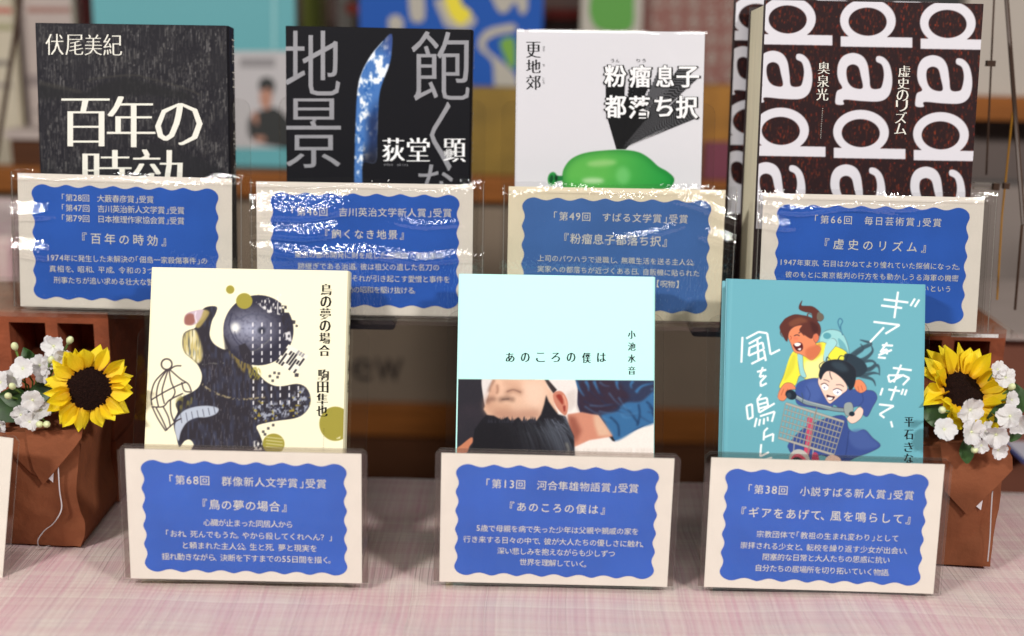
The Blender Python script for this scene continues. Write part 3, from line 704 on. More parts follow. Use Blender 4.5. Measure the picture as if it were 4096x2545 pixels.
p.poly([(780, 640), (850, 680), (940, 790), (960, 850), (900, 850), (840, 780), (790, 700)], (140, 120, 60), .75, 8, True, clip=np.clip((p.noise(9, 40)-.35)*4, 0, 1))
# big disc
circ = [(1010+266*math.cos(R(a)), 533+266*math.sin(R(a))) for a in range(0, 360, 6)]
cm = p.mask(circ)*(1-np.clip((p.X-1180)/3, 0, 1)*np.clip((400-p.Y)/3, 0, 1)); p.put(cm, (50, 48, 62))
rr = np.hypot((p.X-940)/260, (p.Y-520)/190); p.put(cm*np.clip(1.05-rr, 0, 1), (165, 168, 190), .95); p.put(cm*np.clip((p.noise(14, 14)-.5)*2, 0, 1), (40, 40, 60), .35)
p.ell(835, 515, 34, 40, (250, 250, 245), .9, 12); p.line([(812, 400), (790, 500), (830, 600), (880, 660)], 9, (50, 50, 70), .7, 3); p.line([(830, 540), (850, 600), (900, 640)], 6, (50, 50, 70), .7, 2)
p.ell(1035, 535, 30, 26, (40, 42, 56), .9, 8); p.line([(860, 450), (940, 415), (1050, 420), (1120, 470)], 8, (70, 72, 92), .6, 4); p.line([(900, 700), (1000, 680), (1100, 600)], 4, (150, 150, 130), .6, 2)
p.poly([(860, 650), (910, 630), (950, 690), (960, 790), (900, 770), (870, 700)], DK, .95, 3)
p.poly([(745, 560), (800, 650), (790, 700), (760, 690)], DK, .8, 4)
nz = np.clip((p.noise(7, 26)-.52)*6, 0, 1); p.poly([(990, 320), (1180, 260), (1190, 420), (1080, 400)], (236, 234, 232), .9, 3, clip=nz)
nz = np.clip((p.noise(10, 18)-.45)*6, 0, 1); p.poly([(1185, 345), (1235, 350), (1250, 600), (1190, 560)], DK, 1, 2, clip=nz); p.poly([(1180, 560), (1250, 540), (1262, 620), (1200, 600)], (230, 228, 230), .9, 2, clip=nz)
for x, y, s in ((1275, 470, 16), (1300, 500, 9), (1265, 520, 8), (1300, 870, 16)): p.poly([(x-s, y-s), (x+s, y-s*.6), (x+s*.8, y+s), (x-s, y+s)], DK, .9, 1)
# barcode
d1 = np.array([150., 88.]); d2 = np.array([98., -136.]); o0 = np.array([1140., 775.])
p.poly([o0, o0+d1, o0+d1+d2, o0+d2], (240, 236, 220), 1, 1)
for i in range(8):
    for j in range(5):
        a, b = i/8, j/5
        if p.r.rand() < .58: p.poly([o0+d1*a+d2*b, o0+d1*(a+.085)+d2*b, o0+d1*(a+.085)+d2*(b+.2), o0+d1*a+d2*(b+.2)], DK if b < .65 else (150, 148, 150))
# dashes
for x in (968, 1037, 1105, 1172):
    for y in range(490, 800, 54):
        if math.hypot(x-1010, y-533) < 262: p.poly([(x-5, y-15), (x+5, y-15), (x+5, y+15), (x-5, y+15)], (238, 236, 240), .95)
for i, x in enumerate((972, 1040, 1108, 1175, 1243, 1312)):
    for y in range(920 if i < 3 else 970, 1110, 54): p.poly([(x-5, y-15), (x+5, y-15), (x+5, y+15), (x-5, y+15)], (238, 236, 240), .95, 0, clip=bm)
for x, y in ((1097, 880), (1132, 855), (1118, 915), (1155, 888), (1165, 860), (1047, 1300), (1085, 1275), (1122, 1250), (1060, 1320)): p.poly([(x-10, y-10), (x+10, y-10), (x+10, y+10), (x-10, y+10)], DK, .8, 1)
p.line([(585, 940), (650, 990), (760, 1035), (880, 1055), (1060, 1040)], 14, (176, 160, 120), .75, 2, clip=np.clip((p.noise(12, 12)-.4)*5, 0, 1))
p.line([(580, 790), (680, 785), (780, 780)], 12, (140, 140, 130), .5, 2, clip=np.clip((p.noise(12, 12)-.45)*5, 0, 1))
wing = p.mask(spline([(1000, 1070), (1100, 1080), (1230, 1060), (1330, 960), (1405, 1040), (1390, 1120), (1330, 1180), (1200, 1190), (1050, 1230), (960, 1180)]))*bm
p.put(p.blur(wing, 10)*np.clip((p.noise(22, 30)*.6+p.noise(9, 12)*.5-.52)*4, 0, 1), (176, 182, 200), .85); p.put(wing*np.clip((p.noise(26, 20)-.72)*8, 0, 1), (170, 150, 60), .8)
p.poly([(378, 1275), (395, 1200), (450, 1140), (540, 1110), (640, 1105), (708, 1125), (690, 1165), (620, 1190), (540, 1195), (470, 1230), (425, 1300), (405, 1370)], (188, 196, 212), .95, 3, True)
for k in range(7): p.line([(420+k*42, 1165-k*9), (432+k*42, 1235-k*12)], 5, (60, 60, 74), .8, 1, False)
p.poly([(390, 1060), (470, 1010), (520, 1030), (500, 1100), (420, 1150)], (120, 112, 60), .75, 8, True, clip=np.clip((p.noise(14, 30)-.4)*4, 0, 1))
for _ in range(260):
    x, y = 540+p.r.rand()*520, 700+p.r.rand()*780; L = 10+50*p.r.rand()**2; g = 120+p.r.rand()*90
    p.line([(x, y), (x+L*.25*(p.r.rand()-.5), y+L)], 3, (g, g-6, g), .38, 0, False, clip=bm)
p.poly([(975, 1370), (1040, 1365), (1040, 1440), (975, 1440)], (232, 230, 225), .9, 2, clip=np.clip((p.noise(16, 16)-.4)*5, 0, 1))
# cage
CG = (60, 50, 56)
for r_ in (40,): p.line([(317+r_*math.cos(R(a)), 790+r_*math.sin(R(a))) for a in range(0, 361, 20)], 12, CG, .95, 1)
for P_ in ([(317, 830), (230, 920), (200, 1020), (205, 1100)], [(322, 830), (262, 920), (240, 1020), (255, 1110)], [(328, 832), (300, 920), (282, 1000), (300, 1090)], [(335, 832), (350, 920), (380, 1000), (350, 1060)], [(340, 830), (420, 900), (480, 940), (505, 1000)], [(340, 832), (380, 805), (428, 802)],
           [(200, 1060), (300, 1000), (400, 950), (465, 925)], [(205, 1112), (290, 1110), (340, 1060), (440, 1010)], [(205, 1105), (250, 1200), (310, 1295)], [(235, 1115), (280, 1200), (320, 1290)], [(290, 1110), (330, 1190), (345, 1265)], [(345, 1060), (350, 1160), (380, 1240)], [(310, 1290), (390, 1220), (430, 1200)], [(430, 925), (450, 990), (500, 1000)]):
    p.line(P_, 10, CG, .95, 1)
GO = (158, 148, 62)
p.ell(797, 226, 32, 32, GO, 1, 1); p.ell(903, 312, 62, 60, GO, 1, 1); p.ell(985, 860, 46, 50, GO, .8, 4, clip=np.clip((p.noise(10, 24)-.3)*4, 0, 1)); p.ell(1125, 1392, 83, 78, GO, 1, 1)
for k in range(7):
    for j in range(4): p.line([(1068+k*18, 1345+j*24+k*2), (1076+k*18, 1338+j*24+k*2), (1086+k*18, 1346+j*24+k*2)], 4, (240, 236, 200), .8, 0)
p.ell(1592, 1240, 122, 130, GO, 1, 1, clip=np.clip((1664-p.X)/3, 0, 1)); p.poly([(1600, 1350), (1640, 1330), (1664, 1300), (1664, 1390), (1600, 1390)], (247, 241, 210), .85, 2, clip=np.clip((p.noise(9, 22)-.45)*5, 0, 1))
p.apply(sh, 'cover_print', B5, .1292, .1879, .06, M_print)
mb = Chars(); mb.rep = 3
for ch, y in zip('鳥の夢の場合', (225, 318, 408, 500, 592, 685)): place_box(mb, sh, ch, 1522-(y-225)*.03-37, y-42, 1522-(y-225)*.03+37, y+42, -.018, fat=5)
for ch, y in zip('駒田隼也', (870, 962, 1052, 1140)): place_box(mb, sh, ch, 1500-(y-870)*.04-38, y-42, 1500-(y-870)*.04+38, y+42, -.018, fat=5)
mb.build('cover_lettering', M_black, B5)
mb = MB(); place_line(mb, sh, 'ooooooooooooooooo', 1506, 1270, 1502, 1470, 10); stuffed(mb.build('small_lettering', M_black, B5))
mb = MB()
for i, ch in enumerate('鳥の夢の場合'): v, f = em_glyph(ch); mb.add([(.0660, .0085-x*.008, .172-i*.012+y*.010) for x, y in v], f)
stuffed(mb.build('spine_title', M_black, B5))

# --- mint book with photograph of a man lying down
B6 = book(BOOK6, .1310, .188, .016, 'pale mint book with a photograph of a dark haired man lying down', mat('mint_jacket', (196, 250, 244), .5))
sh = Sheet(BOOK6, 1780, 1060, .516); p = Paint(1783, 1530, (196, 250, 244), 31)
box_ph = np.clip((p.Y-(884+p.X*.0075))/2, 0, 1); p.put(box_ph, (242, 232, 226))
p.put(box_ph*np.clip((700-p.X)/4, 0, 1), (40, 38, 46)); p.put(box_ph*np.clip((520-p.X)/200, 0, 1)*np.clip(p.noise(200, 140)*1.4-.5, 0, 1), (72, 56, 66), .6)
def P6(*a, **k): return p.poly(*a, **k, clip=box_ph)
P6([(290, 870), (400, 870), (360, 960), (330, 1040), (318, 1100), (300, 1040)], (226, 218, 216), curve=True, soft=2)
P6([(1000, 870), (1660, 870), (1660, 1200), (1500, 1272), (1400, 1320), (1312, 1366), (1270, 1280), (1190, 1168), (1050, 1150), (1020, 1060), (1030, 980)], (44, 52, 80))
P6([(1060, 900), (1300, 890), (1420, 1000), (1400, 1080), (1180, 1160), (1040, 1120)], (50, 36, 52), curve=True, soft=14, a=.9)
P6([(1400, 1070), (1520, 1060), (1640, 980), (1650, 1200), (1500, 1270), (1312, 1366), (1240, 1220), (1215, 1165), (1330, 1140)], (52, 104, 154), curve=True, soft=8)
for q in ([(1010, 900), (1040, 960), (1080, 1020)], [(1090, 900), (1110, 940), (1115, 980)], [(1155, 900), (1175, 950), (1200, 1000)], [(1480, 990), (1530, 940), (1630, 915)], [(1330, 900), (1335, 940), (1350, 970)], [(1460, 900), (1440, 930), (1450, 960)]):
    p.line(q, 26, (60, 128, 186), .75, 7, w2=6, clip=box_ph)
for q in ([(1340, 1100), (1420, 1130), (1500, 1230)], [(1500, 1080), (1510, 1160), (1490, 1250)], [(1280, 1180), (1340, 1240), (1350, 1330)], [(1560, 1060), (1600, 1100), (1620, 1180)]): p.line(q, 16, (24, 50, 86), .75, 6, clip=box_ph)
for k in range(26):
    x0 = 1060+540*p.r.rand(); y0 = 900+300*p.r.rand(); a_ = p.r.rand()*1.2-.2; L = 60+140*p.r.rand(); g = p.r.rand()
    inside = p.mask([(1000, 890), (1660, 890), (1660, 1200), (1500, 1272), (1312, 1366), (1190, 1168), (1050, 1150)])*box_ph if k == 0 else inside
    p.line([(x0, y0), (x0+L*.5*math.cos(a_), y0+L*.5*math.sin(a_)+12), (x0+L*math.cos(a_), y0+L*math.sin(a_))], 14, (30, 48, 84) if g < .5 else (84, 140, 190), .45, 6, w2=3, clip=inside)
P6([(1270, 1328), (1296, 1322), (1320, 1370), (1300, 1366)], (36, 30, 34), soft=2)
P6([(950, 1160), (1060, 1142), (1185, 1168), (1240, 1240), (1302, 1330), (1120, 1360), (1005, 1412), (970, 1300)], (208, 138, 114), soft=4)
P6([(1150, 1165), (1190, 1168), (1240, 1240), (1298, 1325), (1190, 1330), (1160, 1240)], (226, 186, 158), soft=12, a=.9); P6([(950, 1170), (1010, 1180), (1060, 1290), (1010, 1390), (975, 1300)], (140, 74, 60), soft=16, a=.8)
P6([(760, 870), (1005, 870), (1028, 960), (1025, 1080), (985, 1135), (950, 1150), (930, 1050), (860, 960)], (232, 224, 220), curve=False, soft=3); P6([(760, 880), (800, 890), (870, 970), (840, 1000)], (50, 42, 44), soft=3)
P6([(940, 1000), (1010, 960), (1020, 1080), (960, 1140)], (206, 192, 186), soft=12, a=.6)
P6([(380, 860), (760, 860), (800, 950), (850, 1010), (850, 1080), (880, 1150), (760, 1180), (700, 1215), (560, 1220), (420, 1190), (330, 1165), (300, 1120), (335, 1040), (350, 950)], (228, 186, 160), soft=4)
P6([(300, 1120), (335, 1040), (400, 1060), (520, 1090), (520, 1200), (340, 1170)], (206, 158, 130), soft=24, a=.7); P6([(380, 880), (440, 890), (450, 960), (420, 1010), (370, 1000)], (238, 196, 168), soft=12, a=.9)
P6([(600, 900), (760, 900), (790, 1000), (720, 1130), (620, 1060)], (240, 204, 182), soft=30, a=.8); P6([(380, 1120), (520, 1130), (720, 1120), (760, 1180), (560, 1230), (360, 1190)], (176, 128, 108), soft=26, a=.7); P6([(300, 1060), (350, 960), (400, 900), (430, 960), (380, 1060), (340, 1130)], (196, 146, 122), soft=22, a=.6)
p.line([(385, 890), (355, 940), (340, 985)], 20, (120, 82, 68), .6, 8, clip=box_ph); p.line([(405, 930), (410, 975), (400, 1000)], 16, (130, 88, 72), .55, 7, clip=box_ph)
p.line([(470, 1005), (510, 975), (560, 975), (600, 1000)], 42, (150, 106, 86), .55, 16, clip=box_ph); p.line([(480, 985), (530, 968), (590, 990)], 10, (84, 56, 50), .55, 5, clip=box_ph); P6([(430, 900), (520, 890), (600, 920), (580, 960), (480, 955)], (206, 158, 132), soft=20, a=.6)
p.line([(415, 1052), (470, 1036), (540, 1048)], 34, (104, 74, 62), .6, 12, clip=box_ph); p.line([(325, 1075), (350, 1040), (395, 1045)], 30, (110, 78, 66), .6, 12, clip=box_ph); p.line([(440, 1045), (500, 1040)], 10, (50, 38, 38), .5, 5, clip=box_ph)
P6([(840, 1000), (885, 978), (925, 1000), (952, 1060), (952, 1130), (932, 1168), (885, 1130), (850, 1070)], (200, 126, 104), curve=True, soft=3)
P6([(862, 1015), (895, 1005), (915, 1040), (915, 1085), (890, 1060)], (150, 56, 44), curve=True, soft=5); p.line([(915, 1010), (938, 1070), (936, 1130)], 10, (240, 170, 145), .8, 4, clip=box_ph); P6([(915, 1095), (935, 1090), (935, 1135), (922, 1140)], (140, 50, 44), soft=4)
hair = [(318, 1165), (380, 1170), (440, 1205), (480, 1180), (520, 1215), (570, 1180), (610, 1225), (660, 1195), (710, 1210), (745, 1160), (770, 1080), (785, 1010), (805, 1060), (840, 1110), (880, 1160), (935, 1175), (965, 1250), (1000, 1330), (1005, 1420), (1010, 1540), (90, 1540), (150, 1480), (215, 1400), (230, 1280), (270, 1220)]
hm = p.mask(hair)*box_ph; p.put(p.blur(hm, 5), (28, 27, 34))
for k in range(230):
    t = p.r.rand(); x0 = 420+520*t+p.r.randn()*14; y0 = 1190+110*p.r.rand()-(90*max(0, t-.6) if t > .6 else 0); L = 120+220*p.r.rand()
    g = 40+130*p.r.rand()**2.2*t**1.4; c = (g*.92, g*.98, g*1.12)
    p.line([(x0, y0), (x0+10+70*t, y0+L*.4), (x0+30+120*t+16*p.r.randn(), y0+L)], 3+8*p.r.rand()**2, c, .38+.35*t, 1 if k % 2 else 4, w2=1, clip=hm)
p.poly([(120, 1250), (420, 1220), (560, 1300), (520, 1540), (90, 1540)], (22, 21, 27), .85, 40, True, clip=hm)
p.poly([(760, 1260), (860, 1230), (930, 1320), (960, 1420), (900, 1480), (820, 1400)], (112, 120, 136), .30, 30, True, clip=hm)
for k in range(34):
    x0 = 330+380*p.r.rand(); y0 = 1205; p.line([(x0, y0+20), (x0-10+20*p.r.rand(), y0-5-30*p.r.rand())], 12, (42, 42, 52), .8, 0, False, w2=1, clip=box_ph)
p.line([(940, 1380), (960, 1440), (935, 1480)], 20, (170, 165, 150), .5, 8, clip=box_ph)
P6([(88, 1430), (130, 1395), (205, 1338), (216, 1372), (190, 1410), (168, 1460), (100, 1470)], (196, 124, 92), curve=True, soft=3)
p.put(box_ph*np.clip((p.X-1010)/4, 0, 1)*np.clip((p.Y-1412)/20, 0, 1)*p.noise(8, 300), (206, 196, 186), .45)
p.put(box_ph*p.noise(6, 6), (120, 100, 96), .07); p.put(np.clip((p.X-1606)/26, 0, 1)*(1-box_ph), (150, 226, 208), .7)
p.apply(sh, 'cover_print', B6, .1294, .188, .06, M_print)
mb = Chars(); mb.rep = 3
for ch, x in zip('あのころの僕は', (505, 622, 740, 858, 977, 1096, 1213)): place_box(mb, sh, ch, x-31, 682, x+31, 752 if ch != '僕' else 760, -.018, fat=3)
for ch, y in zip('小池水音', (540, 632, 725, 818)): place_box(mb, sh, ch, 1420, y-30, 1474, y+32, -.018, fat=2.5)
mb.build('cover_lettering', M_black, B6)

# --- teal book with two riders on a bicycle
B7 = book(BOOK7, .1311, .188, .019, 'teal book with two children riding a bicycle with a wire basket, white hand drawn title', mat('teal_jacket', (104, 168, 182), .45))
sh = Sheet(BOOK7, 2860, 1080, .529); p = Paint(1739, 1512, (104, 168, 182), 41)
p.put(p.noise(260, 260), (112, 178, 192), .3); p.put(np.clip((p.X-1560)/40, 0, 1), (88, 154, 168), .5); p.line([(100, 60), (75, 700), (58, 1500)], 6, (84, 156, 170), .6, 2); p.line([(128, 60), (104, 700), (84, 1500)], 14, (118, 182, 194), .5, 5)
LN = (58, 44, 52); YE = (236, 228, 70); SK = (226, 136, 96); BL = (62, 84, 148); BR = (92, 48, 42)
def q7(pts, col, a=1, soft=0, curve=True, out=False):
    if out: p.line(list(pts)+[pts[0]], 5, LN, .75, 1)
    return p.poly(pts, col, a, soft, curve)
q7([(800, 500), (840, 462), (900, 455), (960, 480), (1000, 560), (1010, 640), (960, 640), (880, 600), (800, 560)], (150, 206, 208), out=True)
q7([(930, 520), (980, 560), (1008, 640), (960, 630)], (110, 172, 182)); p.ell(848, 500, 30, 24, (80, 150, 165), .9, 1)
p.line([(955, 470), (930, 400), (945, 368), (965, 390), (950, 430), (965, 495)], 8, (60, 110, 140), .9, 1)
q7([(575, 640), (640, 600), (790, 550), (850, 560), (960, 600), (1000, 640), (960, 690), (850, 700), (800, 800), (700, 830), (640, 800), (600, 880), (490, 895), (520, 800)], YE, out=True)
q7([(680, 690), (760, 680), (820, 640), (830, 740), (780, 820), (700, 830), (670, 780)], (240, 234, 150), 1, 10); q7([(580, 660), (610, 640), (600, 740), (540, 830), (520, 820)], (200, 196, 60), .6, 6)
q7([(625, 640), (660, 640), (668, 740), (690, 810), (650, 800), (632, 720)], (150, 206, 208), out=True); q7([(840, 560), (890, 520), (920, 560), (860, 640), (850, 690), (820, 680)], (160, 212, 214), out=True)
q7([(560, 450), (600, 425), (660, 420), (760, 470), (790, 500), (760, 560), (800, 600), (740, 680), (690, 660), (650, 640), (600, 620), (575, 560), (555, 510)], SK, out=True)
q7([(690, 600), (760, 570), (800, 560), (790, 640), (730, 680), (690, 660)], (200, 108, 74), .8, 8); q7([(745, 490), (775, 480), (785, 520), (765, 550), (748, 530)], (214, 116, 84), out=True)
q7([(592, 570), (620, 552), (655, 556), (664, 590), (650, 612), (618, 610)], (90, 30, 34), out=True); q7([(600, 560), (625, 552), (650, 560), (636, 576), (612, 578)], (248, 244, 240)); q7([(625, 600), (650, 592), (645, 610)], (240, 236, 232))
p.line([(598, 500), (620, 492), (640, 500)], 7, LN, .9, 1); p.line([(632, 480), (652, 470), (660, 482)], 6, LN, .9, 1); p.line([(566, 500), (578, 510), (572, 530)], 6, (170, 80, 60), .8, 1); p.ell(610, 520, 20, 12, (232, 110, 88), .5, 5)
q7([(500, 470), (490, 430), (515, 390), (540, 365), (600, 340), (660, 345), (720, 360), (780, 400), (800, 450), (790, 500), (770, 480), (745, 490), (730, 520), (690, 500), (640, 460), (660, 420), (600, 430), (560, 470), (545, 540), (520, 510)], BR, out=True)
q7([(560, 400), (640, 360), (700, 390), (640, 410), (580, 430)], (126, 74, 54), .8, 6); q7([(720, 390), (775, 420), (780, 470), (740, 470)], (60, 28, 30), .7, 8)
q7([(660, 232), (652, 270), (690, 275), (740, 280), (790, 320), (800, 370), (770, 390), (740, 370), (730, 330), (680, 318), (640, 300), (638, 270)], BR, out=True); q7([(780, 320), (815, 340), (820, 370), (795, 390), (770, 370)], (106, 96, 84), out=True)
for q in ([(505, 440), (495, 480), (512, 510)], [(540, 470), (535, 510), (548, 545)], [(700, 350), (705, 330), (735, 345)], [(650, 450), (660, 480), (675, 500)]): p.line(q, 10, BR, .95, 1, w2=3)
# back hair of second rider
for q in ([(1000, 680), (1100, 600), (1180, 560), (1130, 540), (1095, 530)], [(1010, 700), (1120, 680), (1190, 620), (1180, 570)], [(1020, 720), (1150, 760), (1230, 720), (1245, 800)], [(1020, 740), (1120, 790), (1200, 780), (1245, 790)], [(1000, 760), (1100, 800), (1190, 830), (1215, 880)], [(980, 700), (1060, 640), (1120, 600), (1100, 560)], [(1000, 700), (1080, 700), (1190, 690), (1230, 740)], [(1040, 760), (1100, 760), (1180, 740), (1215, 700)]):
    p.line(q, 44, (56, 76, 88), .9, 2, w2=5)
q7([(980, 640), (1060, 650), (1130, 700), (1150, 760), (1090, 810), (1030, 800), (990, 740)], (44, 58, 70), 1, 3)
# hand on shoulder and arms
q7([(610, 900), (640, 850), (760, 820), (860, 860), (1000, 900), (1130, 910), (1200, 920), (1225, 970), (1190, 1040), (1150, 1110), (1110, 1080), (1100, 1030), (1010, 1050), (960, 1060), (900, 1020), (860, 1060), (720, 1040), (620, 1010)], BL, out=True)
q7([(700, 860), (780, 850), (800, 960), (740, 1000), (680, 960)], (80, 104, 168), .6, 10); p.line([(690, 880), (720, 940), (700, 1000)], 6, (44, 60, 112), .7, 2); p.line([(1110, 930), (1120, 990), (1080, 1040)], 6, (44, 60, 112), .7, 2)
q7([(1045, 850), (1090, 830), (1130, 860), (1145, 905), (1110, 930), (1085, 925), (1060, 900)], SK, out=True); p.line([(1080, 880), (1090, 925)], 4, (170, 84, 60), .9, 0, False); p.line([(1105, 875), (1118, 915)], 4, (170, 84, 60), .9, 0, False)
# face of second rider
q7([(790, 800), (820, 770), (900, 770), (970, 830), (1000, 900), (960, 940), (900, 990), (865, 1010), (830, 960), (800, 900), (780, 850)], (240, 206, 188), out=True)
q7([(785, 800), (800, 740), (830, 700), (900, 680), (980, 690), (1050, 740), (1065, 800), (1050, 880), (1020, 910), (1005, 880), (960, 820), (900, 775), (850, 765), (820, 790), (800, 830)], (34, 40, 50), out=True)
p.line([(868, 770), (872, 800), (885, 830)], 6, (34, 40, 50), .9, 0); q7([(880, 700), (960, 700), (1010, 760), (960, 770), (900, 740)], (62, 80, 92), .6, 10)
for q in ([(800, 760), (790, 720), (830, 690)], [(840, 690), (850, 660), (880, 690)], [(930, 680), (950, 650), (990, 660)], [(990, 690), (1010, 640), (1040, 650)]): p.line(q, 9, (34, 40, 50), .9, 0, w2=3)
p.ell(832, 888, 26, 22, (250, 250, 252), 1, 1, 30); p.ell(925, 925, 34, 24, (250, 250, 252), 1, 1, 20); p.ell(828, 892, 8, 8, (150, 150, 175), 1, 1); p.ell(928, 928, 9, 8, (150, 150, 175), 1, 1)
p.line([(800, 868), (830, 858), (858, 880)], 6, LN, .9, 0); p.line([(892, 910), (925, 898), (962, 915)], 6, LN, .9, 0); p.line([(820, 830), (850, 838), (865, 850)], 7, (110, 90, 90), .8, 1); p.line([(915, 870), (950, 870), (975, 885)], 7, (110, 90, 90), .8, 1)
q7([(845, 945), (880, 955), (908, 960), (890, 985), (865, 990), (848, 970)], (70, 40, 46)); q7([(850, 965), (890, 968), (880, 985), (860, 985)], (245, 240, 236))
# hands on the handlebar
q7([(475, 960), (490, 910), (530, 860), (580, 860), (610, 900), (560, 910), (545, 960), (520, 990), (490, 985)], SK, out=True); p.line([(520, 900), (500, 950)], 4, (170, 84, 60), .9, 0, False); p.line([(550, 900), (530, 950)], 4, (170, 84, 60), .9, 0, False)
q7([(560, 1310), (700, 1180), (960, 1100), (1010, 1200), (1060, 1230), (1130, 1210), (1190, 1270), (1250, 1330), (1170, 1380), (1060, 1420), (980, 1460), (900, 1440), (800, 1400), (700, 1440), (600, 1400), (560, 1360)], (58, 78, 142), out=True)
q7([(1010, 1230), (1120, 1210), (1180, 1270), (1240, 1330), (1130, 1360), (1040, 1330)], (76, 98, 160), .7, 10); p.line([(1010, 1220), (1000, 1330), (980, 1440)], 6, (36, 50, 98), .7, 3)
q7([(700, 1120), (740, 1140), (730, 1300), (700, 1420), (670, 1400), (690, 1260)], (208, 74, 104), out=True)
HB = (128, 146, 152)
p.line([(560, 940), (620, 965), (690, 1005), (780, 1025), (880, 1050), (960, 1060), (1040, 1065)], 34, LN, .8, 1); p.line([(560, 940), (620, 965), (690, 1005), (780, 1025), (880, 1050), (960, 1060), (1040, 1065)], 26, HB, 1, 1); p.line([(580, 935), (690, 990), (880, 1040)], 7, (196, 206, 204), .8, 2)
p.ell(575, 945, 44, 36, (30, 40, 52), 1, 1, 30); p.ell(560, 950, 18, 22, (60, 72, 84), .8, 2)
q7([(985, 1010), (1030, 1005), (1045, 1050), (1030, 1100), (990, 1100), (975, 1050)], (150, 160, 158), out=True)
q7([(1010, 1110), (1050, 1080), (1090, 1040), (1120, 1060), (1110, 1110), (1070, 1150), (1030, 1160), (1000, 1130)], (242, 206, 190), out=True); p.ell(1035, 1090, 22, 18, (30, 44, 58), 1, 1)
p.line([(655, 930), (665, 970), (660, 1010)], 6, (60, 80, 90), .8, 0)
# basket
tl, tr, br, bl = np.array([535., 1010.]), np.array([975., 1150.]), np.array([900., 1400.]), np.array([480., 1270.])
WI = (176, 170, 160)
for k in range(17):
    t = k/16; a = tl+(tr-tl)*t; b = bl+(br-bl)*t; p.line([a, b], 8, (86, 84, 88), .7, 0, False); p.line([a, b], 4.5, WI, 1, 0, False)
for k in range(7):
    t = k/6; a = tl+(bl-tl)*t; b = tr+(br-tr)*t; w_ = 16 if k in (0, 6) else 7; p.line([a, b], w_+4, (86, 84, 88), .7, 0, False); p.line([a, b], w_, WI, 1, 0, False)
p.line([(770, 1040), (740, 1200), (700, 1400)], 9, (140, 130, 122), .9, 0, False); p.line([(745, 1350), (735, 1430)], 9, WI, .9, 0, False); p.line([(600, 1310), (590, 1420)], 9, WI, .9, 0, False)
p.ell(640, 1450, 80, 95, (190, 186, 180), 1, 1, -20); p.ell(635, 1470, 62, 80, (200, 80, 104), 1, 1, -20); p.ell(628, 1480, 50, 66, (40, 44, 50), 1, 1, -20); q7([(830, 1440), (880, 1400), (950, 1430), (940, 1520), (830, 1520)], (240, 206, 190), out=True)
q7([(740, 1390), (780, 1400), (790, 1520), (730, 1520)], (190, 60, 90), .9, 1)
# hand drawn title strokes
WT = (246, 250, 250)
ST = [((1275, 224), (1462, 248)), ((1256, 270), (1415, 290)), ((1384, 166), (1356, 366)), ((1512, 218), (1478, 274)), ((1545, 226), (1510, 282)),
      ((1198, 394), (1396, 418)), ((1396, 418), (1288, 484)), ((1278, 436), (1172, 548)), ((1262, 570), (1346, 574)), ((1302, 550), (1250, 624)), ((1250, 624), (1300, 600)), ((1300, 600), (1300, 640)), ((1338, 606), (1236, 646)), ((1232, 662), (1292, 668)),
      ((1345, 742), (1488, 760)), ((1408, 718), (1352, 852)), ((1308, 800), (1320, 850)), ((1320, 850), (1420, 798)), ((1420, 798), (1310, 798)), ((1418, 795), (1470, 820)), ((1470, 820), (1420, 872)),
      ((1268, 894), (1250, 950)), ((1310, 905), (1400, 918)), ((1370, 880), (1330, 988)), ((1424, 900), (1408, 945)), ((1450, 905), (1434, 950)),
      ((1240, 1018), (1352, 1030)), ((1352, 1030), (1244, 1092)), ((1244, 1092), (1282, 1120)), ((1330, 1145), (1342, 1192)),
      ((208, 508), (200, 702)), ((236, 520), (330, 470)), ((330, 470), (395, 480)), ((395, 480), (420, 640)), ((420, 640), (492, 604)), ((255, 560), (350, 508)), ((262, 585), (255, 650)), ((262, 590), (360, 550)), ((255, 650), (370, 600)), ((360, 550), (370, 600)), ((320, 520), (330, 690)), ((275, 712), (380, 660)), ((370, 610), (385, 690)),
      ((318, 772), (388, 756)), ((362, 736), (338, 812)), ((338, 812), (372, 800)), ((388, 800), (344, 848)), ((344, 848), (348, 884)), ((348, 880), (392, 858)),
      ((238, 1030), (250, 1132)), ((238, 1030), (280, 1016)), ((280, 1016), (286, 1112)), ((250, 1132), (290, 1112)), ((350, 940), (318, 985)), ((320, 985), (335, 1080)), ((322, 985), (392, 968)), ((392, 968), (402, 1030)), ((330, 1020), (400, 1000)), ((332, 1050), (402, 1030)), ((335, 1080), (452, 1010)), ((340, 1108), (452, 1072)), ((452, 1072), (430, 1150)), ((316, 1120), (300, 1190)), ((342, 1128), (332, 1180)), ((372, 1122), (368, 1170)), ((398, 1112), (400, 1145)),
      ((400, 1195), (372, 1222)), ((372, 1222), (368, 1290)), ((368, 1270), (442, 1240)), ((442, 1240), (436, 1300)), ((350, 1318), (342, 1412)), ((342, 1412), (408, 1380)), ((330, 1450), (432, 1420))]
for a, b in ST: p.line([a, b], 15, WT, 1, 0, False)
p.apply(sh, 'cover_print', B7, .1295, .188, .06, M_print, cell=.00036)
mb = Chars(); mb.rep = 3
for ch, y in zip('平石きな', (1150, 1245, 1340, 1425)): place_box(mb, sh, ch, 1465-(y-1150)*.01-32, y-36, 1465-(y-1150)*.01+32, y+36, -.018, fat=3)
mb.build('author_name', M_black, B7)

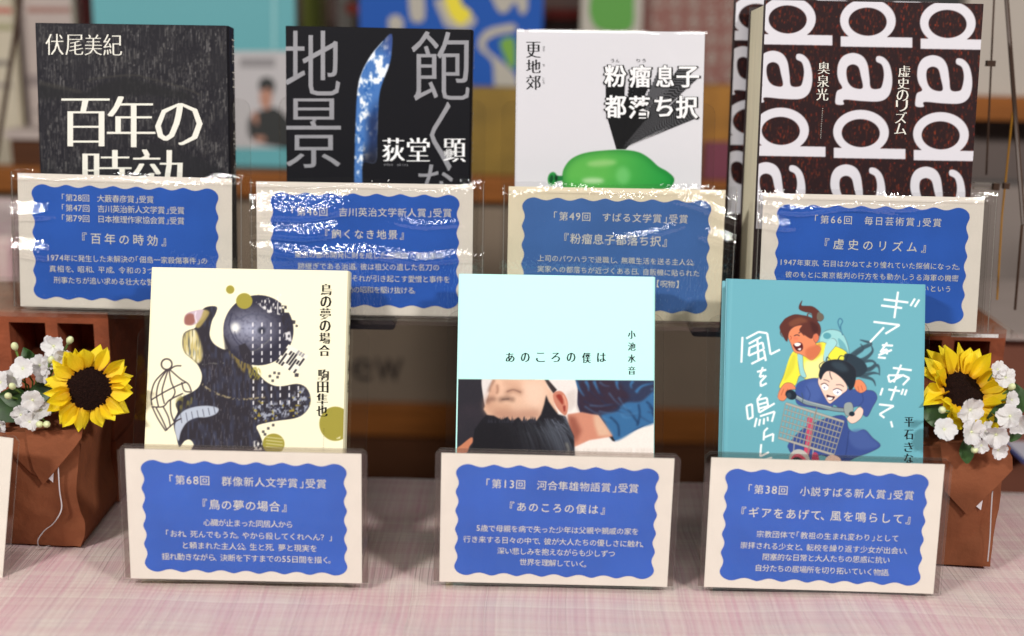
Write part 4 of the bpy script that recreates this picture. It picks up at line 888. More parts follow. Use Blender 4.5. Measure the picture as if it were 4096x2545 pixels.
# ------------------------------------------------------------------ acrylic stands
stand('clear stand holding the cream bird book and its card', CARD5, BOOK5, .1462, .017, .156, .150, 0)
stand('clear stand holding the mint book and its card', CARD6, BOOK6, .1450, .016, .146, .165, 0)
stand('clear stand holding the teal bicycle book and its card', CARD7, BOOK7, .1457, .019, .148, .165, 0)
ZS = .1470
stand('clear stand holding the charcoal book and its card', CARD1, BOOK1, .1477, .024, .150, .14, ZS, False)
stand('clear stand holding the black blade book and its card', CARD2, BOOK2, .1483, .022, .150, .14, ZS, False)
stand('clear stand holding the white balloon book and its card', CARD3, BOOK3, .1483, .013, .152, .14, ZS, False)
st4 = stand('tall clear easel holding the big lettered book and its card', CARD4, (BOOK4[0]+.006, BOOK4[1]+.012, BOOK4[2], 1.3, 6.7, .1), .1485, .054, .176, .215, ZS, False)
M_bar = mat('smoky_acrylic_bar', (70, 52, 42), .4, .3)
def world_part(mb, name, m, root, **k):
    o = mb.build(name, m, root, **k); o.matrix_parent_inverse = Matrix.Translation(-root.location); return o
world_part(MB().tube([at(4022, -60, .215), at(4094, 900, .150)], .0016, 6), 'slanted_bar', M_bar, st4)
world_part(MB().tube([at(4088, 900, .150), at(4060, 1240, .150)], .0009, 6), 'slanted_bar', M_bar, st4)
world_part(MB().tube([at(3978, -40, .20), at(3945, 700, .19)], .0007, 6), 'rim_line', M_bar, st4)
world_part(MB().tube([at(4050, 450, .19), at(4008, 860, .18), at(3988, 1200, .16)], .0007, 6), 'rim_line', mat('amber_rim', (170, 120, 40), .2), st4)
a, b = at(3895, 742, .17), at(3985, 748, .17)
world_part(MB().box(a.x, b.x, .168, .172, a.z-.0028, a.z-.0010).box(a.x, b.x, .168, .172, a.z+.0012, a.z+.0022), 'glint_bars', M_edge, st4)  # thin bars made in place of glints across the easel
a = at(3992, 747, .165); world_part(MB().box(a.x-.003, a.x+.0012, .165, .169, a.z-.0028, a.z+.0022), 'clip', M_bar, st4)
a = at(4028, 745, .165); world_part(MB().box(a.x-.002, a.x+.002, .165, .169, a.z-.0022, a.z+.0020), 'clip', M_bar, st4)
a = at(3966, 255, .18); world_part(MB().box(a.x-.003, a.x+.003, .18, .184, a.z-.002, a.z+.002), 'clip', M_bar, st4)
# eighth card's own pocket at the left edge
o8 = thing('display_stand', (CARD8[0], CARD8[1], 0), 'clear stand cut off at the left edge holding the blank looking card', 'display stand', 'clear acrylic display stands')
q = plate('front_plate', rounded(.1580, .094, .003, True), -.0032, -.0017, o8); q.matrix_parent_inverse = Matrix.Translation((-CARD8[0], -CARD8[1], 0))
q.matrix_basis = Matrix.Translation(CARD8[:3]) @ Matrix.Rotation(R(CARD8[3]), 4, 'Z') @ Matrix.Rotation(-R(CARD8[4]), 4, 'X') @ Matrix.Rotation(-R(CARD8[5]), 4, 'Y')
box('base', -.078, .078, -.004, .03, .0002, .0026, M_acr, o8)

# ------------------------------------------------------------------ brick stacks, clear shelf, rails
def hollow_brick(x0, x1, y0, y1, z0, z1, label, wall=.0085, cell=.0255, phase=0, group='hollow terracotta bricks carrying the clear shelf'):
    cx_ = (x0+x1)/2; o = thing('hollow_brick', (cx_, y0, z0), label, 'brick', group)
    bm = bmesh.new(); xs = [x0]; k = x1-.0105
    cuts = []
    while k-cell > x0+.006: cuts.append((k-cell, k)); k -= cell+wall
    cuts = cuts[::-1]; hz0, hz1 = z0+.0085, z1-.0085
    def add(v, f):
        vv = [bm.verts.new((p[0]-cx_, p[1]-y0, p[2]-z0)) for p in v]
        for q in f: bm.faces.new([vv[i] for i in q])
    def bx_(a, b, c, d): add(bv(a, b, y0, y1, c, d), BF)
    bx_(x0, x1, z0, hz0); bx_(x0, x1, hz1, z1); px = x0
    for a, b in cuts: bx_(px, a, hz0+.00001, hz1-.00001); px = b
    bx_(px, x1, hz0+.00001, hz1-.00001); 
    bmesh.ops.remove_doubles(bm, verts=bm.verts, dist=.00003)
    me = bpy.data.meshes.new('body'); bm.to_mesh(me); bm.free(); me.materials.append(M_brick)
    b_ = bpy.data.objects.new('body', me); link(b_, o); bv_ = b_.modifiers.new('bevel', 'BEVEL'); bv_.width = .0016; bv_.segments = 2; bv_.limit_method = 'ANGLE'
    box('inner_web', x0+.006-cx_, x1-.006-cx_, .046, .052, hz0-z0, hz1-z0, M_brick, o)
    return o
zb = [0.0, .0470, .0945, .1432]
nm = ['bottom', 'middle', 'top']
for i in range(3):
    hollow_brick(-.402+.001*i, -.2835-.0012*(i == 1), .1215+.001*(i == 1), .206, zb[i]+.0002, zb[i+1]-.0002, nm[i]+' brick of the left stack behind the left flowers')
    hollow_brick(.232, .3492-.001*(i == 1), .1275+.001*(i == 1), .206, zb[i]+.0002, zb[i+1]-.0002, nm[i]+' brick of the right stack behind the right flowers')
sf = thing('clear_shelf', (-.03, .104, .1434), 'long clear acrylic shelf laid across the brick stacks under the back row', 'shelf')
box('panel', -.40, .378, 0, .104, 0, .0030, M_acr, sf)
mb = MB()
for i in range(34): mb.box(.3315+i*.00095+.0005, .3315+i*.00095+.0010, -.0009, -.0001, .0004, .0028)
stuffed(mb.build('painted_glint_ribs', M_white, sf))  # white ribs stand in for glints along the shelf's front edge
box('painted_glint_tab', -.3465, -.3425, -.0016, -.0007, .0002, .003, M_white, sf)  # white tab, a glint painted near the shelf's left end
for x0, x1, y, lab in ((at(660, 1285, .118).x, at(1582, 1285, .118).x, 1285, 'black rounded rail under the clear shelf below the glare covered card'), (at(2765, 1315, .118).x, .225, 1318, 'black rounded rail under the clear shelf below the yellowish card')):
    zc = .1392; n = 14; o = thing('support_rail', ((x0+x1)/2, .158, zc), lab, 'rail', 'black rails under the clear shelf'); w_ = (x1-x0)/2
    P = [(w_*s-s*.0034+.0034*s*math.sin(R(t)), -.0034*math.cos(R(t))) for s in (1,) for t in range(0, 181, 20)]
    P += [(-x, -z) for x, z in P]
    v = [(x, -.040, z) for x, z in P]+[(x, .040, z) for x, z in P]; k = len(P)
    mk('rail_body', v, [tuple(range(k)), tuple(range(2*k-1, k-1, -1))]+[(i, i+k, (i+1) % k+k, (i+1) % k) for i in range(k)], M_blackp, o)

# ------------------------------------------------------------------ paper wrapped boxes
def wrapped(x0, x1, y0, y1, z1, label, flap, seam, scrap, seed):
    o = thing('wrapped_box', ((x0+x1)/2, y0, 0), label, 'box', 'brown paper wrapped boxes')
    bm = bmesh.new(); bmesh.ops.create_cube(bm, size=1)
    bmesh.ops.subdivide_edges(bm, edges=bm.edges, cuts=34, use_grid_fill=True); rs = random.Random(seed); ph = [rs.uniform(0, 6) for _ in range(9)]
    for v in bm.verts:
        c = v.co.copy(); X = c.x*(x1-x0); Y = (c.y+.5)*(y1-y0); Z = (c.z+.5)*z1
        t = c.z+.5
        cr_ = lambda q: 1-min(1, abs((q % 1)-.5)*9)
        e = .0011*(cr_(9*X+14*Z+ph[4])+cr_(21*X-16*Z+ph[5]))*min(1, 3*abs(c.x)+t)+.0012*(math.sin(70*X+40*Z+ph[0])+math.sin(110*Z-60*X+ph[1])+.6*math.sin(190*X+ph[2])*math.sin(150*Z))
        if c.y < -.49: Y += e-.0025*(1-(2*c.x)**2)*(1-(2*t-1)**2)
        if abs(c.x) > .49: X += (e+.0022*math.sin(3*t+ph[3])*t)*(1 if c.x > 0 else -1)
        if c.z > .49: Z += .5*e
        if c.x > .49 and c.z > .49: Z -= .001
        v.co = (X, Y, max(Z, 0))
    me = bpy.data.meshes.new('wrapping'); bm.to_mesh(me); bm.free(); me.materials.append(M_wrap); me.polygons.foreach_set('use_smooth', [True]*len(me.polygons))
    b = bpy.data.objects.new('wrapping', me); link(b, o); q = b.modifiers.new('bevel', 'BEVEL'); q.width = .0025; q.segments = 3; q.limit_method = 'ANGLE'; q.angle_limit = R(50)
    L0 = Vector(o.location)
    def sheet(name, pts, m, lift, th, curl=0):
        W_ = [at(px, py, y0-lift-curl*k) - L0 for k, (px, py) in enumerate(pts)]; n = len(W_)
        v = W_+[w+Vector((0, th, 0)) for w in W_]
        return mk(name, v, [tuple(range(n-1, -1, -1)), tuple(range(n, 2*n))]+[(i, (i+1) % n, (i+1) % n+n, i+n) for i in range(n)], m, o, bevel=.0003)
    for k, f in enumerate(flap): sheet('paper_flap', f, M_wrap, .0065-.002*k, .0007)
    sheet('white_corner', scrap, M_wrapw, .0042, .0004)
    pts = spline(seam, False, 5); mb = MB(); v = []; 
    for i, (px, py) in enumerate(pts): a = at(px-2.6, py, y0-.0050)-L0; b2 = at(px+2.6, py+1, y0-.0060)-L0; v += [a, b2]
    mk('torn_seam', v, [(2*i, 2*i+1, 2*i+3, 2*i+2) for i in range(len(pts)-1)], M_wrapw, o)
    return o
wrapped(-.402, -.2855, .0471, .119, .0800, 'brown paper wrapped box under the left sunflower', [
    [(100, 1722), (330, 1722), (326, 1752), (300, 1790), (172, 1942), (132, 1880), (112, 1800)], [(20, 1730), (140, 1730), (176, 1925), (120, 1890), (60, 1830)]],
    [(232, 1855), (238, 1960), (246, 2035), (215, 2092), (178, 2122), (152, 2160), (160, 2190), (198, 2182)], [(190, 1912), (214, 1880), (212, 1932)], 3)
wrapped(.262, .3262, .0471, .125, .0845, 'brown paper wrapped box under the right sunflower', [
    [(3762, 1772), (4020, 1772), (4050, 1830), (4052, 1880), (3985, 1950), (3868, 2062), (3778, 1965)]],
    [(3970, 1962), (3964, 2060), (3960, 2150), (3951, 2246)], [(3904, 2026), (3932, 1998), (3924, 2042)], 8)

# ------------------------------------------------------------------ flowers
def petal_mat(name, c0, c1, c2):
    M = bpy.data.materials.new(name); M.use_nodes = True; N, L = M.node_tree.nodes, M.node_tree.links; b = N['Principled BSDF']
    a = N.new('ShaderNodeAttribute'); a.attribute_name = 'along'; r = N.new('ShaderNodeValToRGB')
    r.color_ramp.elements[0].color = (*lin(c0), 1); r.color_ramp.elements[1].color = (*lin(c2), 1); e = r.color_ramp.elements.new(.30); e.color = (*lin(c1), 1)
    L.new(r.outputs[0], b.inputs['Base Color']); b.inputs['Roughness'].default_value = .6
    tc = N.new('ShaderNodeTexCoord'); mp = N.new('ShaderNodeMapping'); mp.inputs['Scale'].default_value = (14, 1.0, 1.0); nz_ = N.new('ShaderNodeTexNoise'); nz_.inputs['Scale'].default_value = 1.6; nz_.inputs['Detail'].default_value = 4
    L.new(tc.outputs['Object'], mp.inputs[0]); L.new(mp.outputs[0], nz_.inputs[0])
    mr = N.new('ShaderNodeMapRange'); mr.inputs[1].default_value = .35; mr.inputs[2].default_value = .7; mr.inputs[3].default_value = .55; mr.inputs[4].default_value = -.25
    ad = N.new('ShaderNodeMath'); ad.operation = 'MULTIPLY_ADD'; ad.inputs[1].default_value = 1.0; L.new(a.outputs['Fac'], ad.inputs[0]); 
    sc_ = N.new('ShaderNodeMath'); sc_.operation = 'MULTIPLY'; sc_.inputs[1].default_value = -.45; L.new(mr.outputs[0], sc_.inputs[0]); L.new(sc_.outputs[0], ad.inputs[2]); L.new(ad.outputs[0], r.inputs[0])
    bp = N.new('ShaderNodeBump'); bp.inputs['Distance'].default_value = .0006; L.new(nz_.outputs[0], bp.inputs['Height']); L.new(bp.outputs[0], b.inputs['Normal'])
    tr = N.new('ShaderNodeBsdfTranslucent'); L.new(r.outputs[0], tr.inputs[0]); x = N.new('ShaderNodeMixShader'); x.inputs[0].default_value = .25
    L.new(b.outputs[0], x.inputs[1]); L.new(tr.outputs[0], x.inputs[2]); L.new(x.outputs[0], N['Material Output'].inputs[0])
    return M
M_petal = petal_mat('sunflower_petal', (214, 122, 12), (244, 206, 16), (248, 224, 26))
M_wpet = petal_mat('white_petal', (214, 222, 176), (236, 234, 232), (240, 238, 240))
M_disc = mat('sunflower_disc', (30, 15, 12), .95, spec=.1, noise=.4, nscale=700, bump=.002, bscale=900)
M_leaf = mat('dark_green_leaf', (44, 74, 30), .5, noise=.3, nscale=120)
M_stem = mat('green_stem', (96, 122, 52), .55); M_bud = mat('pale_bud', (214, 220, 170), .5)
def petal_mesh(name, L_, W_, cup, bend, m, shape, nu=8, nw=5, notch=0):
    vs = []; fs = []; al = []
    for i in range(nu+1):
        t = i/nu; w = W_*shape(t)
        for j in range(nw):
            s = j/(nw-1)*2-1; tt = t-notch*(1-abs(s))*(t > .9)
            vs.append((s*w, tt*L_, cup*(s*s)*w+bend*t*t*L_+.04*W_*math.sin(6*s+5*t)-.10*w*math.cos(3*s*math.pi/1.5))); al.append(t)
    for i in range(nu):
        for j in range(nw-1): a = i*nw+j; fs.append((a, a+1, a+nw+1, a+nw))
    me = bpy.data.meshes.new(name); me.from_pydata(vs, [], fs); me.update(); q = me.attributes.new('along', 'FLOAT', 'POINT'); q.data.foreach_set('value', al)
    me.materials.append(m); me.polygons.foreach_set('use_smooth', [True]*len(fs)); return me
sun_shape = lambda t: (.42+.75*math.sin(min(1, t*1.15)*math.pi*.62))*(1 if t < .45 else max(.02, 1-((t-.45)/.55)**1.5))
blo_shape = lambda t: .25+.95*math.sin(min(1, t*.80)*math.pi*.70) if t < .85 else (.25+.95*math.sin(.68*math.pi*.70))*math.sqrt(max(.03, 1-((t-.85)/.17)**2))
PM = [petal_mesh('petal', 1, .30, c_, b, M_petal, sun_shape) for b, c_ in ((.10, .6), (-.14, .3), (.30, .9), (-.30, .7), (.02, -.4))]
WM = [petal_mesh('petal', 1, .50, .25, b, M_wpet, blo_shape, notch=.12) for b in (.15, -.15)]
def basis(nrm, roll=0):
    z = Vector(nrm).normalized(); x = Vector((0, 0, 1)).cross(z).normalized(); y = z.cross(x)
    return Matrix((x, y, z)).transposed().to_4x4() @ Matrix.Rotation(roll, 4, 'Z')
def put(name, me, parent, M): o = bpy.data.objects.new(name, me); link(o, parent); o.matrix_basis = M; return o
def sunflower(c, nrm, rd, ro, label, seed, base, cup=.10):
    rs = random.Random(seed); o = thing('sunflower', base, label, 'flower', 'artificial sunflowers on the wrapped boxes')
    B = Matrix.Translation(Vector(c)-Vector(base)) @ basis(nrm)
    mb = MB(); n = 26; v = [(0, 0, .0034)]; f = []
    for r_ in range(1, 8):
        for j in range(n): a = 2*math.pi*j/n; rr = rd*r_/7; v.append((rr*math.cos(a), rr*math.sin(a), .0038*math.cos(r_/7*1.35)-.0004*(r_ > 5)+rs.uniform(-.00025, .00025)))
    for j in range(n): f.append((0, 1+j, 1+(j+1) % n))
    for r_ in range(6):
        for j in range(n): a = 1+r_*n+j; b = 1+r_*n+(j+1) % n; f.append((a, a+n, b+n, b))
    d = mk('disc', v, f, M_disc, o, smooth=True); d.matrix_basis = B
    for ring, (cnt, lo, tilt, zoff) in enumerate(((15, 1.0, cup+.18, .0006), (16, 1.05, cup, -.0012))):
        for k in range(cnt):
            a = 2*math.pi*(k+.5*ring)/cnt+rs.uniform(-.09, .09); L_ = (ro-rd*.9)*lo*rs.uniform(.88, 1.12)
            M_ = B @ Matrix.Rotation(a, 4, 'Z') @ Matrix.Translation((0, rd*.90, zoff)) @ Matrix.Rotation(tilt+rs.uniform(-.38, .38), 4, 'X') @ Matrix.Rotation(rs.uniform(-.6, .6), 4, 'Y') @ Matrix.Diagonal((L_*rs.uniform(.7, 1.2), L_, L_*rs.uniform(.8, 1.8), 1))
            put('petal', rs.choice(PM), o, M_)
    s = MB().tube([B @ Vector((0, 0, -.001)), B @ Vector((0, 0, -.012)), Vector((0, .02, .004))], .0016, 6); s.build('stem', M_stem, o, smooth=True)
    return o
sunflower(at(357, 1553, .040), (.22, -.95, .22), .0142, .0275, 'sunflower facing forward at the left with a round dark centre', 4, (-.285, .062, .081))
sunflower(at(3850, 1566, .064), (.20, -.66, .74), .0155, .0335, 'sunflower tilted upward at the right beside the teal book', 9, (.298, .066, .086), .42)
def spray(label, base, flowers, buds, leaves, seed):
    rs = random.Random(seed); o = thing('blossom_spray', base, label, 'flower', 'sprays of small white blossoms'); b0 = Vector(base)
    for (px, py, Y, r) in flowers:
        c = at(px, py, Y)-b0; nrm = Vector((rs.uniform(-.5, .5), -1, rs.uniform(-.15, .55))); B = Matrix.Translation(c) @ basis(nrm, rs.uniform(0, 6))
        r *= .88; hb = mk('blossom', [(math.cos(a)*r*.14, math.sin(a)*r*.14, r*.10*(a > 9)) for a in np.linspace(0, 2*math.pi, 7)[:-1]]+[(0, 0, r*.14)], [(i, (i+1) % 6, 6) for i in range(6)], M_bud, o); hb.matrix_basis = B
        for k in range(5):
            M_ = Matrix.Rotation(2*math.pi*k/5+rs.uniform(-.12, .12), 4, 'Z') @ Matrix.Rotation(rs.uniform(.05, .55), 4, 'X') @ Matrix.Diagonal((r, r*rs.uniform(.9, 1.1), r, 1))
            put('petal', rs.choice(WM), hb, M_)
        mid = c*.5+Vector((rs.uniform(-.004, .004), .012, .006)); MB().tube([c+Vector((0, .002, 0)), mid, Vector((0, .008, 0))], .0006, 5).build('stem', M_stem, o, smooth=True)
    for (px, py, Y) in buds:
        c = at(px, py, Y)-b0; d = (c-Vector((0, .02, 0))).normalized()
        MB().tube([c-d*.004, c-d*.002, c, c+d*.0016, c+d*.003], [.0008, .0020, .0024, .0019, .0006], 8).build('bud', M_bud, o, smooth=True)
        MB().tube([c-d*.003, c*.55+Vector((0, .008, .003)), Vector((0, .01, 0))], [.0008, .0006, .0006], 5).build('stem', M_stem, o, smooth=True)
    for (px, py, Y, L_, ang) in leaves:
        c = at(px, py, Y)-b0; n = 7; v = []; f = []
        for i in range(n+1):
            t = i/n; w = L_*.30*math.sin(math.pi*min(.98, t*.93+.06))
            for s in (-1, 0, 1): v.append((s*w, (t-.5)*L_, .12*L_*abs(s)*w/L_*3-.25*L_*(t-.5)**2))
        for i in range(n):
            for j in range(2): a = i*3+j; f.append((a, a+1, a+4, a+3))
        lf = mk('leaf', v, f, M_leaf, o, smooth=True); lf.matrix_basis = Matrix.Translation(c) @ basis((rs.uniform(-.3, .3), -1, .3), R(ang))
    return o
spray('cluster of small white blossoms beside the left sunflower', (-.325, .066, .081), [(215, 1385, .050, .0088), (255, 1425, .046, .0080), (92, 1475, .046, .0092), (60, 1510, .052, .0080), (2, 1530, .046, .0085), (130, 1600, .040, .0086), (160, 1462, .052, .0085), (175, 1500, .05, .007), (118, 1688, .036, .0068), (84, 1660, .040, .0074), (163, 1640, .042, .0074), (205, 1440, .05, .0070), (0, 1700, .05, .007)],
      [(58, 1384, .05), (280, 1360, .056), (158, 1698, .034), (187, 1698, .034), (32, 1584, .044), (205, 1438, .042), (232, 1478, .04), (48, 1545, .044)], [(20, 1630, .060, .030, 60), (165, 1570, .056, .022, -50), (120, 1440, .058, .020, 40), (60, 1590, .058, .022, 80), (215, 1620, .054, .018, -70)], 5)
spray('cluster of small white blossoms under and beside the right sunflower', (.318, .066, .087), [(3990, 1478, .056, .0066), (4022, 1510, .054, .0074), (3880, 1640, .034, .0098), (3776, 1718, .032, .0088), (3885, 1728, .030, .0098), (3940, 1722, .034, .0074), (3985, 1738, .032, .0100), (4040, 1665, .038, .0094), (4070, 1695, .044, .0085), (4046, 1600, .046, .0066), (3992, 1800, .032, .0066), (3925, 1782, .030, .0058)],
      [(4048, 1547, .05), (3898, 1800, .03), (3768, 1640, .03)], [(4066, 1590, .052, .022, 20), (3864, 1806, .036, .016, 10), (3748, 1665, .050, .026, 70), (4005, 1650, .048, .020, -60), (3900, 1690, .044, .018, 60), (4062, 1730, .05, .014, -30)], 6)

# ------------------------------------------------------------------ shop fixture behind
fx = thing('bookshelf_unit', (0, .60, -.75), 'low wooden shop fixture with grey front panel standing behind the table', 'shelf')
def wbox(name, x0, x1, y0, y1, z0, z1, m, root, **k):
    q = root.location; return box(name, x0-q.x, x1-q.x, y0-q.y, y1-q.y, z0-q.z, z1-q.z, m, root, **k)
wbox('shelf_lip', -1.2, .452, .600, .622, .145, .1715, M_wood, fx, bevel=.001)
wbox('shelf_board', -1.2, .452, .6225, .980, .150, .1660, M_wood2, fx)
wbox('front_panel', -1.2, .452, .612, .628, -.0868, .1446, M_panel, fx)
wbox('skirting_strip', -1.2, .452, .600, .6275, -.1235, -.0872, M_wood, fx, bevel=.001)
wbox('plinth', -1.2, .452, .606, .98, -.75, -.1240, M_wood2, fx)
wbox('back_board', -1.2, .452, .981, 1.0, -.12, .75, M_wood3, fx)
a, b = at(1404, 1560, .609), at(1602, 1560, .609); v_all = MB(); zb_ = at(1500, 1528, .609).z; hx = .0345
for ch, x0, x1, z1 in (('N', a.x-.040, a.x-.008, zb_+.038), ('e', a.x+.001, a.x+.0235, zb_+.0275), ('w', a.x+.0265, a.x+.0575, zb_+.0272)):
    v, f = gfix(ch, 0.0); xs = [p[0] for p in v]; ys = [p[1] for p in v]
    mk('raised_letter', [(x0+(x1-x0)*(x-min(xs))/(max(xs)-min(xs)), .0112, zb_+.75+(z1-zb_)*(y-min(ys))/(max(ys)-min(ys))) for x, y in v], f, mat('dark_sign_lettering', (44, 34, 30), .6), fx)
cb = thing('side_cabinet', (.70, .60, -.75), 'pale grey cabinet with a wooden strip standing right of the fixture', 'cabinet')
z1, z2, z3 = at(4010, 385, .60).z, at(4010, 480, .60).z, at(4010, 745, .60).z
wbox('upper_panel', .46, 1.3, .600, .62, z1+.0004, .75, M_wall, cb); wbox('wood_strip', .46, 1.3, .592, .62, z2, z1, M_wood, cb, bevel=.001)
wbox('recess', .46, 1.3, .640, .66, z3, z2-.0004, mat('dark_recess', (92, 80, 76), .7), cb); wbox('lower_panel', .46, 1.3, .600, .62, -.75, z3-.0004, mat('mid_grey_panel', (132, 120, 114), .7, noise=.06, nscale=12), cb)

# things standing on the fixture
def flat(px0, py0, px1, py1, Y):
    a, b = at(px0, py0, Y), at(px1, py1, Y); return a.x, b.x, b.z, a.z
ZF = .1664
def board(name, px0, px1, pytop, Y, label, cat, m, depth=.012, z0=ZF, group='books and boards standing on the fixture'):
    x0 = at(px0, 250, Y).x; x1 = at(px1, 250, Y).x; z1 = at((px0+px1)/2, pytop, Y).z
    o = thing(name, ((x0+x1)/2, Y, z0), label, cat, group); box('front_cover', (x0-x1)/2, (x1-x0)/2, 0, .0016, 0, z1-z0, m, o); 
    box('page_block', (x0-x1)/2+.001, (x1-x0)/2-.001, .0018, depth-.0018, .001, z1-z0-.001, M_paper, o); box('back_cover', (x0-x1)/2, (x1-x0)/2, depth-.0016, depth, 0, z1-z0, m, o)
    return o, Y
def ink(o, Y, name, pts, m, lift=.0006, curve=False):
    if curve: pts = spline(pts, n=5)
    v = [at(px, py, Y)-o.location for px, py in pts]; v = [(p.x, -lift, p.z) for p in v]; a = sum(v[i][0]*v[(i+1) % len(v)][2]-v[(i+1) % len(v)][0]*v[i][2] for i in range(len(v)))
    f = tuple(range(len(v))); mk(name, v, [f if a > 0 else f[::-1]], m, o)
M_teal = mat('teal_print', (96, 166, 174), .5); M_whitep = mat('white_print', (186, 182, 184), .5); M_creamp = mat('cream_print', (176, 170, 160), .6, .2)
o, Y = board('picture_book', 384, 1182, -330, .68, 'large teal and white board with a small portrait, behind the charcoal book', 'book', M_teal)
ink(o, Y, 'white_area', [(386, 205), (1180, 205), (1180, 592), (386, 592)], M_whitep); ink(o, Y, 'small_print', [(960, 232), (1100, 232), (1100, 270), (960, 270)], mat('faint_print', (140, 136, 138), .6), .001)
M_pblk = mat('black_clothes_print', (40, 42, 42), .6); M_pskin = mat('skin_print', (176, 128, 108), .6)
ink(o, Y, 'portrait_clothes', [(992, 500), (1010, 455), (1050, 440), (1100, 430), (1140, 460), (1178, 520), (1178, 590), (1100, 585), (1010, 560)], M_pblk, .0010, True)
ink(o, Y, 'portrait_face', [(1040, 370), (1060, 350), (1085, 360), (1088, 400), (1070, 440), (1045, 420)], M_pskin, .0012, True)
ink(o, Y, 'portrait_hair', [(1035, 350), (1045, 315), (1080, 310), (1100, 335), (1092, 375), (1075, 352), (1050, 362)], M_pblk, .0014, True)
ink(o, Y, 'portrait_hand', [(1010, 470), (1022, 440), (1032, 470), (1030, 500)], M_pskin, .0014, True); ink(o, Y, 'portrait_hand', [(1020, 545), (1060, 545), (1062, 566), (1022, 566)], M_pskin, .0014)
ink(o, Y, 'acrylic_edge_line', [(1090, -200), (1104, -200), (1104, 200), (1090, 200)], mat('pale_teal_line', (140, 194, 198), .5), .0010)  # pale stripe drawn in place of a clear acrylic edge
o, Y = board('picture_book', 1440, 2166, -330, .70, 'large royal blue picture book with cream shapes and a yellow crescent, behind the blade book', 'book', mat('royal_blue_print', (34, 84, 168), .6, .2))
for pts in ([(1640, -40), (1690, -30), (1700, 50), (1690, 85), (1650, 85), (1636, 30)], [(1960, -60), (2090, -60), (2110, 30), (2085, 58), (2060, 10), (2030, 45), (2000, 50), (1975, 10)], [(1915, 160), (1950, 118), (2030, 98), (2060, 100), (2060, 125), (1990, 140), (1945, 165), (1950, 200), (2010, 250), (2060, 300), (2066, 360), (1985, 360), (1970, 250), (1920, 200)], [(1555, 75), (1590, 60), (1615, 90), (1600, 130), (1560, 125)], [(1740, 0), (1760, 60), (1790, 110), (1870, 118), (1905, 80), (1870, 50), (1830, 60), (1780, 0)]): ink(o, Y, 'cream_shape', pts, M_creamp, .0008, True)
ink(o, Y, 'yellow_crescent', [(1775, -60), (1790, 40), (1830, 95), (1862, 90), (1885, 50), (1850, 20), (1840, -20), (1850, -60)], mat('yellow_print', (228, 210, 50), .5), .0012, True)
ink(o, Y, 'green_shape', [(2000, 170), (2030, 150), (2058, 160), (2062, 260), (2040, 270), (2015, 220)], mat('green_print', (112, 160, 62), .5), .0014, True)
o, Y = board('picture_book', 2318, 2560, -330, .70, 'white picture book with a round green shape, behind the balloon book', 'book', M_creamp)
ink(o, Y, 'green_shape', [(2372, -80), (2520, -80), (2535, 20), (2520, 118), (2400, 120), (2360, 60), (2362, -10)], mat('leaf_green_print', (86, 150, 62), .5), .0008, True)
o, Y = board('picture_book', 2536, 3010, -330, .72, 'dusty mauve board with white brushed characters, left of the big lettered book', 'book', mat('mauve_print', (132, 88, 80), .6))
for i, (px, txt) in enumerate(((2628, 'のしはの'), (2700, 'のうもら'), (2775, 'なるかしい'), (2845, 'ころのまし'), (2915, 'ふりのたて'))):
    mbx = MB()
    for j, ch in enumerate(txt):
        v, f = em_glyph(ch); c = at(px, 10+j*74, Y)-o.location; mbx.add([(c.x+x*.017, -.001-.00002*j, c.z+y*.018) for x, y in v], f)
    stuffed(mbx.build('brushed_lettering', M_creamp, o))
ink(o, Y, 'green_shape', [(2935, 275), (2990, 265), (2990, 335), (2940, 330)], mat('green_spot', (50, 120, 40), .6), .001, True)
def lowbox(name, px0, px1, pyt, Y, lab, m, pyb=None, cat='box', dep=.03):
    x0, x1 = at(px0, 500, Y).x, at(px1, 500, Y).x; z1 = at((px0+px1)/2, pyt, Y).z; z0 = ZF if pyb is None else at((px0+px1)/2, pyb, Y).z
    o = thing(name, ((x0+x1)/2, Y, z0), lab, cat); box('body', (x0-x1)/2, (x1-x0)/2, 0, dep, 0, z1-z0, m, o, .0008); return o
M_och = mat('ochre_board', (132, 104, 34), .6, noise=.22, nscale=22)
lowbox('display_box', 1660, 2240, 352, .655, 'ochre printed box in front of the blue picture book', M_och)
lowbox('display_box', 2600, 2992, 342, .658, 'ochre printed box in front of the mauve board', mat('orange_ochre_board', (146, 98, 30), .6, noise=.3, nscale=26))
lowbox('small_box', 2826, 2972, 572, .640, 'low magenta box at the foot of the ochre printed box', mat('magenta_box', (110, 48, 66), .6), dep=.014)
for px, pw, c, lab, pt in ((1215, 75, (110, 118, 40), 'yellow green spine on the shelf between the teal and blue books', -200), (1352, 60, (176, 170, 162), 'pale spine with a red mark beside the blue picture book', -200), (336, 44, (196, 110, 110), 'pink and yellow spine left of the teal board', -200)):
    o, Y = board('standing_book', px, px+pw, pt, .80, lab, 'book', mat('spine_colour', c, .5), .05)
    if px == 1352: ink(o, Y, 'red_mark', [(1385, 20), (1410, 10), (1432, 35), (1415, 58), (1388, 50)], mat('red_mark', (190, 62, 40), .5), .0008, True); 
    zc = at(px, 62 if px != 336 else 60, .80).z
o = lowbox('lying_book', 2172, 2322, 36, .80, 'red book lying on the shelf between the blue and white books', mat('red_cover', (150, 34, 20), .5), pyb=78, cat='book')
lowbox('bookend_box', 2150, 2330, 80, .805, 'dark box carrying the red book', M_wood3, cat='box')
M_pinkg = mat('pinkish_grey_board', (172, 158, 152), .6, noise=.06, nscale=20)
o, Y = board('picture_book', 96, 300, -330, .66, 'pinkish grey board with faint grey lettering left of the charcoal book', 'book', M_pinkg)
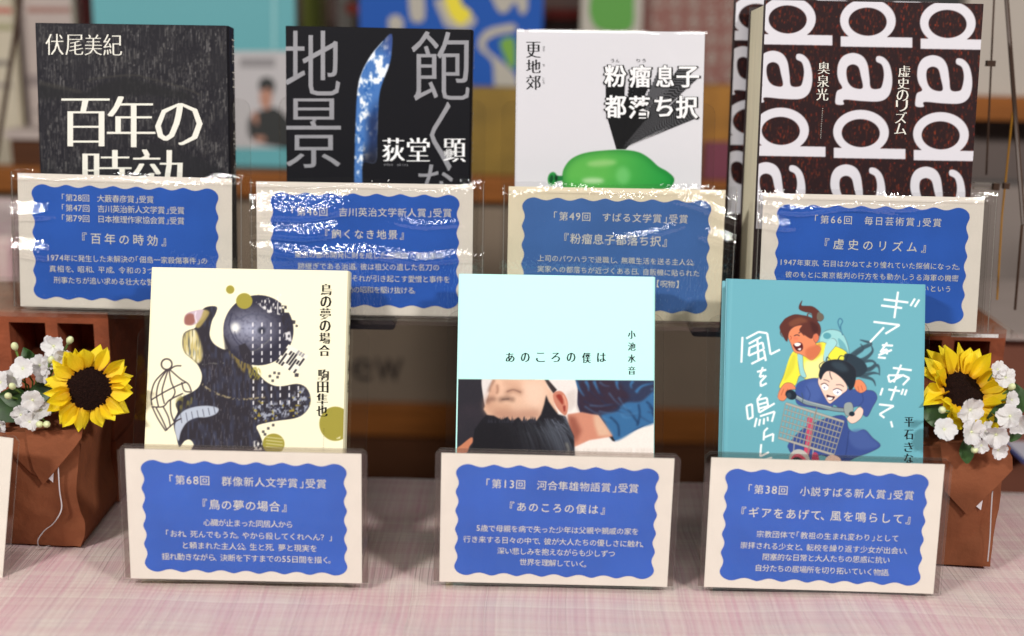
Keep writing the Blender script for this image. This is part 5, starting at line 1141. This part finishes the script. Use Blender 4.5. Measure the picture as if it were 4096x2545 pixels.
for y0_, y1_, c in ((300, 345, (132, 120, 118)), (28, 50, (150, 110, 100)), (440, 452, (150, 140, 136))): ink(o, Y, 'faint_lettering', [(110, y0_), (285, y0_+3), (285, y1_), (110, y1_)], mat('faint_lettering', c, .6), .0008)
o, Y = board('picture_book', -260, 62, -330, .64, 'beige printed board at the upper left corner of the view', 'book', mat('beige_board', (184, 174, 154), .6, noise=.06, nscale=20))
for y0_, y1_, c in ((95, 120, (150, 146, 110)), (240, 262, (120, 112, 104)), (30, 52, (176, 92, 80)), (330, 350, (140, 130, 124))): ink(o, Y, 'faint_lettering', [(-60, y0_), (48, y0_+3), (48, y1_), (-60, y1_)], mat('faint_lettering', c, .6), .0008)
tr = thing('wooden_tray', (at(60, 600, .61).x, .612, ZF+.0002), 'small dark wooden tray with a pale rim at the left end of the shelf', 'tray')
x0, x1, zz0, zz1 = flat(40, 545, 260, 655, .612); tr.location.z = .1720
wbox('body', x0, x1, .612, .65, .1722, at(60, 556, .612).z, M_wood2, tr); wbox('pale_rim', x0-.004, x1+.004, .608, .654, at(60, 556, .612).z+.0003, at(60, 520, .612).z, M_pinkg, tr)
rod = thing('easel_rod', (0, .5, .1), 'thin dark easel rod slanting across the upper left corner', 'easel')
MB().tube([at(88, -40, .50)-rod.location, at(2, 520, .50)-rod.location, at(-60, 900, .50)-rod.location], .0024, 8).build('rod', M_bar, rod)
# neighbouring table at the left, crate and leaflet at the right
nt = thing('neighbour_table', (-.62, .30, -.75), 'neighbouring low table draped in pink cloth at the left edge', 'table')
zt = at(40, 950, .30).z
bm = MB(); wbox('drape', -.85, at(86, 1100, .30).x, .30, .50, -.75, zt, M_cloth, nt, bevel=.012, seg=4)
wbox('grey_rim', -.85, at(84, 1200, .29).x, .285, .298, at(40, 1236, .29).z, at(40, 1165, .29).z, M_pinkg, nt)
cr = thing('brown_crate', (.47, .28, -.75), 'reddish brown crate standing at the right edge behind the brick stack', 'crate')
wbox('body', at(3990, 1500, .28).x, .62, .28, .46, -.75, at(4060, 1350, .28).z, mat('reddish_brown_crate', (120, 70, 52), .7, noise=.1, nscale=14), cr, bevel=.002)
wbox('grey_lid', at(3975, 1300, .27).x, .63, .27, .47, at(4060, 1350, .28).z+.0004, at(4060, 1325, .28).z, M_pinkg, cr)
lf = mk('leaflet', [on(4008, 1752, .004), on(4100, 1838, .004), on(4200, 1800, .004), on(4090, 1735, .004)], [(0, 1, 2, 3)], mat('white_leaflet', (206, 208, 222), .5)); tag(lf, 'white leaflet lying on the table behind the right box', 'leaflet')
mk('blue_border', [on(4004, 1762, .0042), on(4030, 1790, .0042), on(4100, 1862, .0042), on(4100, 1838, .0042), on(4008, 1752, .0042)], [(0, 1, 2, 3, 4)], mat('blue_border', (70, 84, 140), .5), lf)
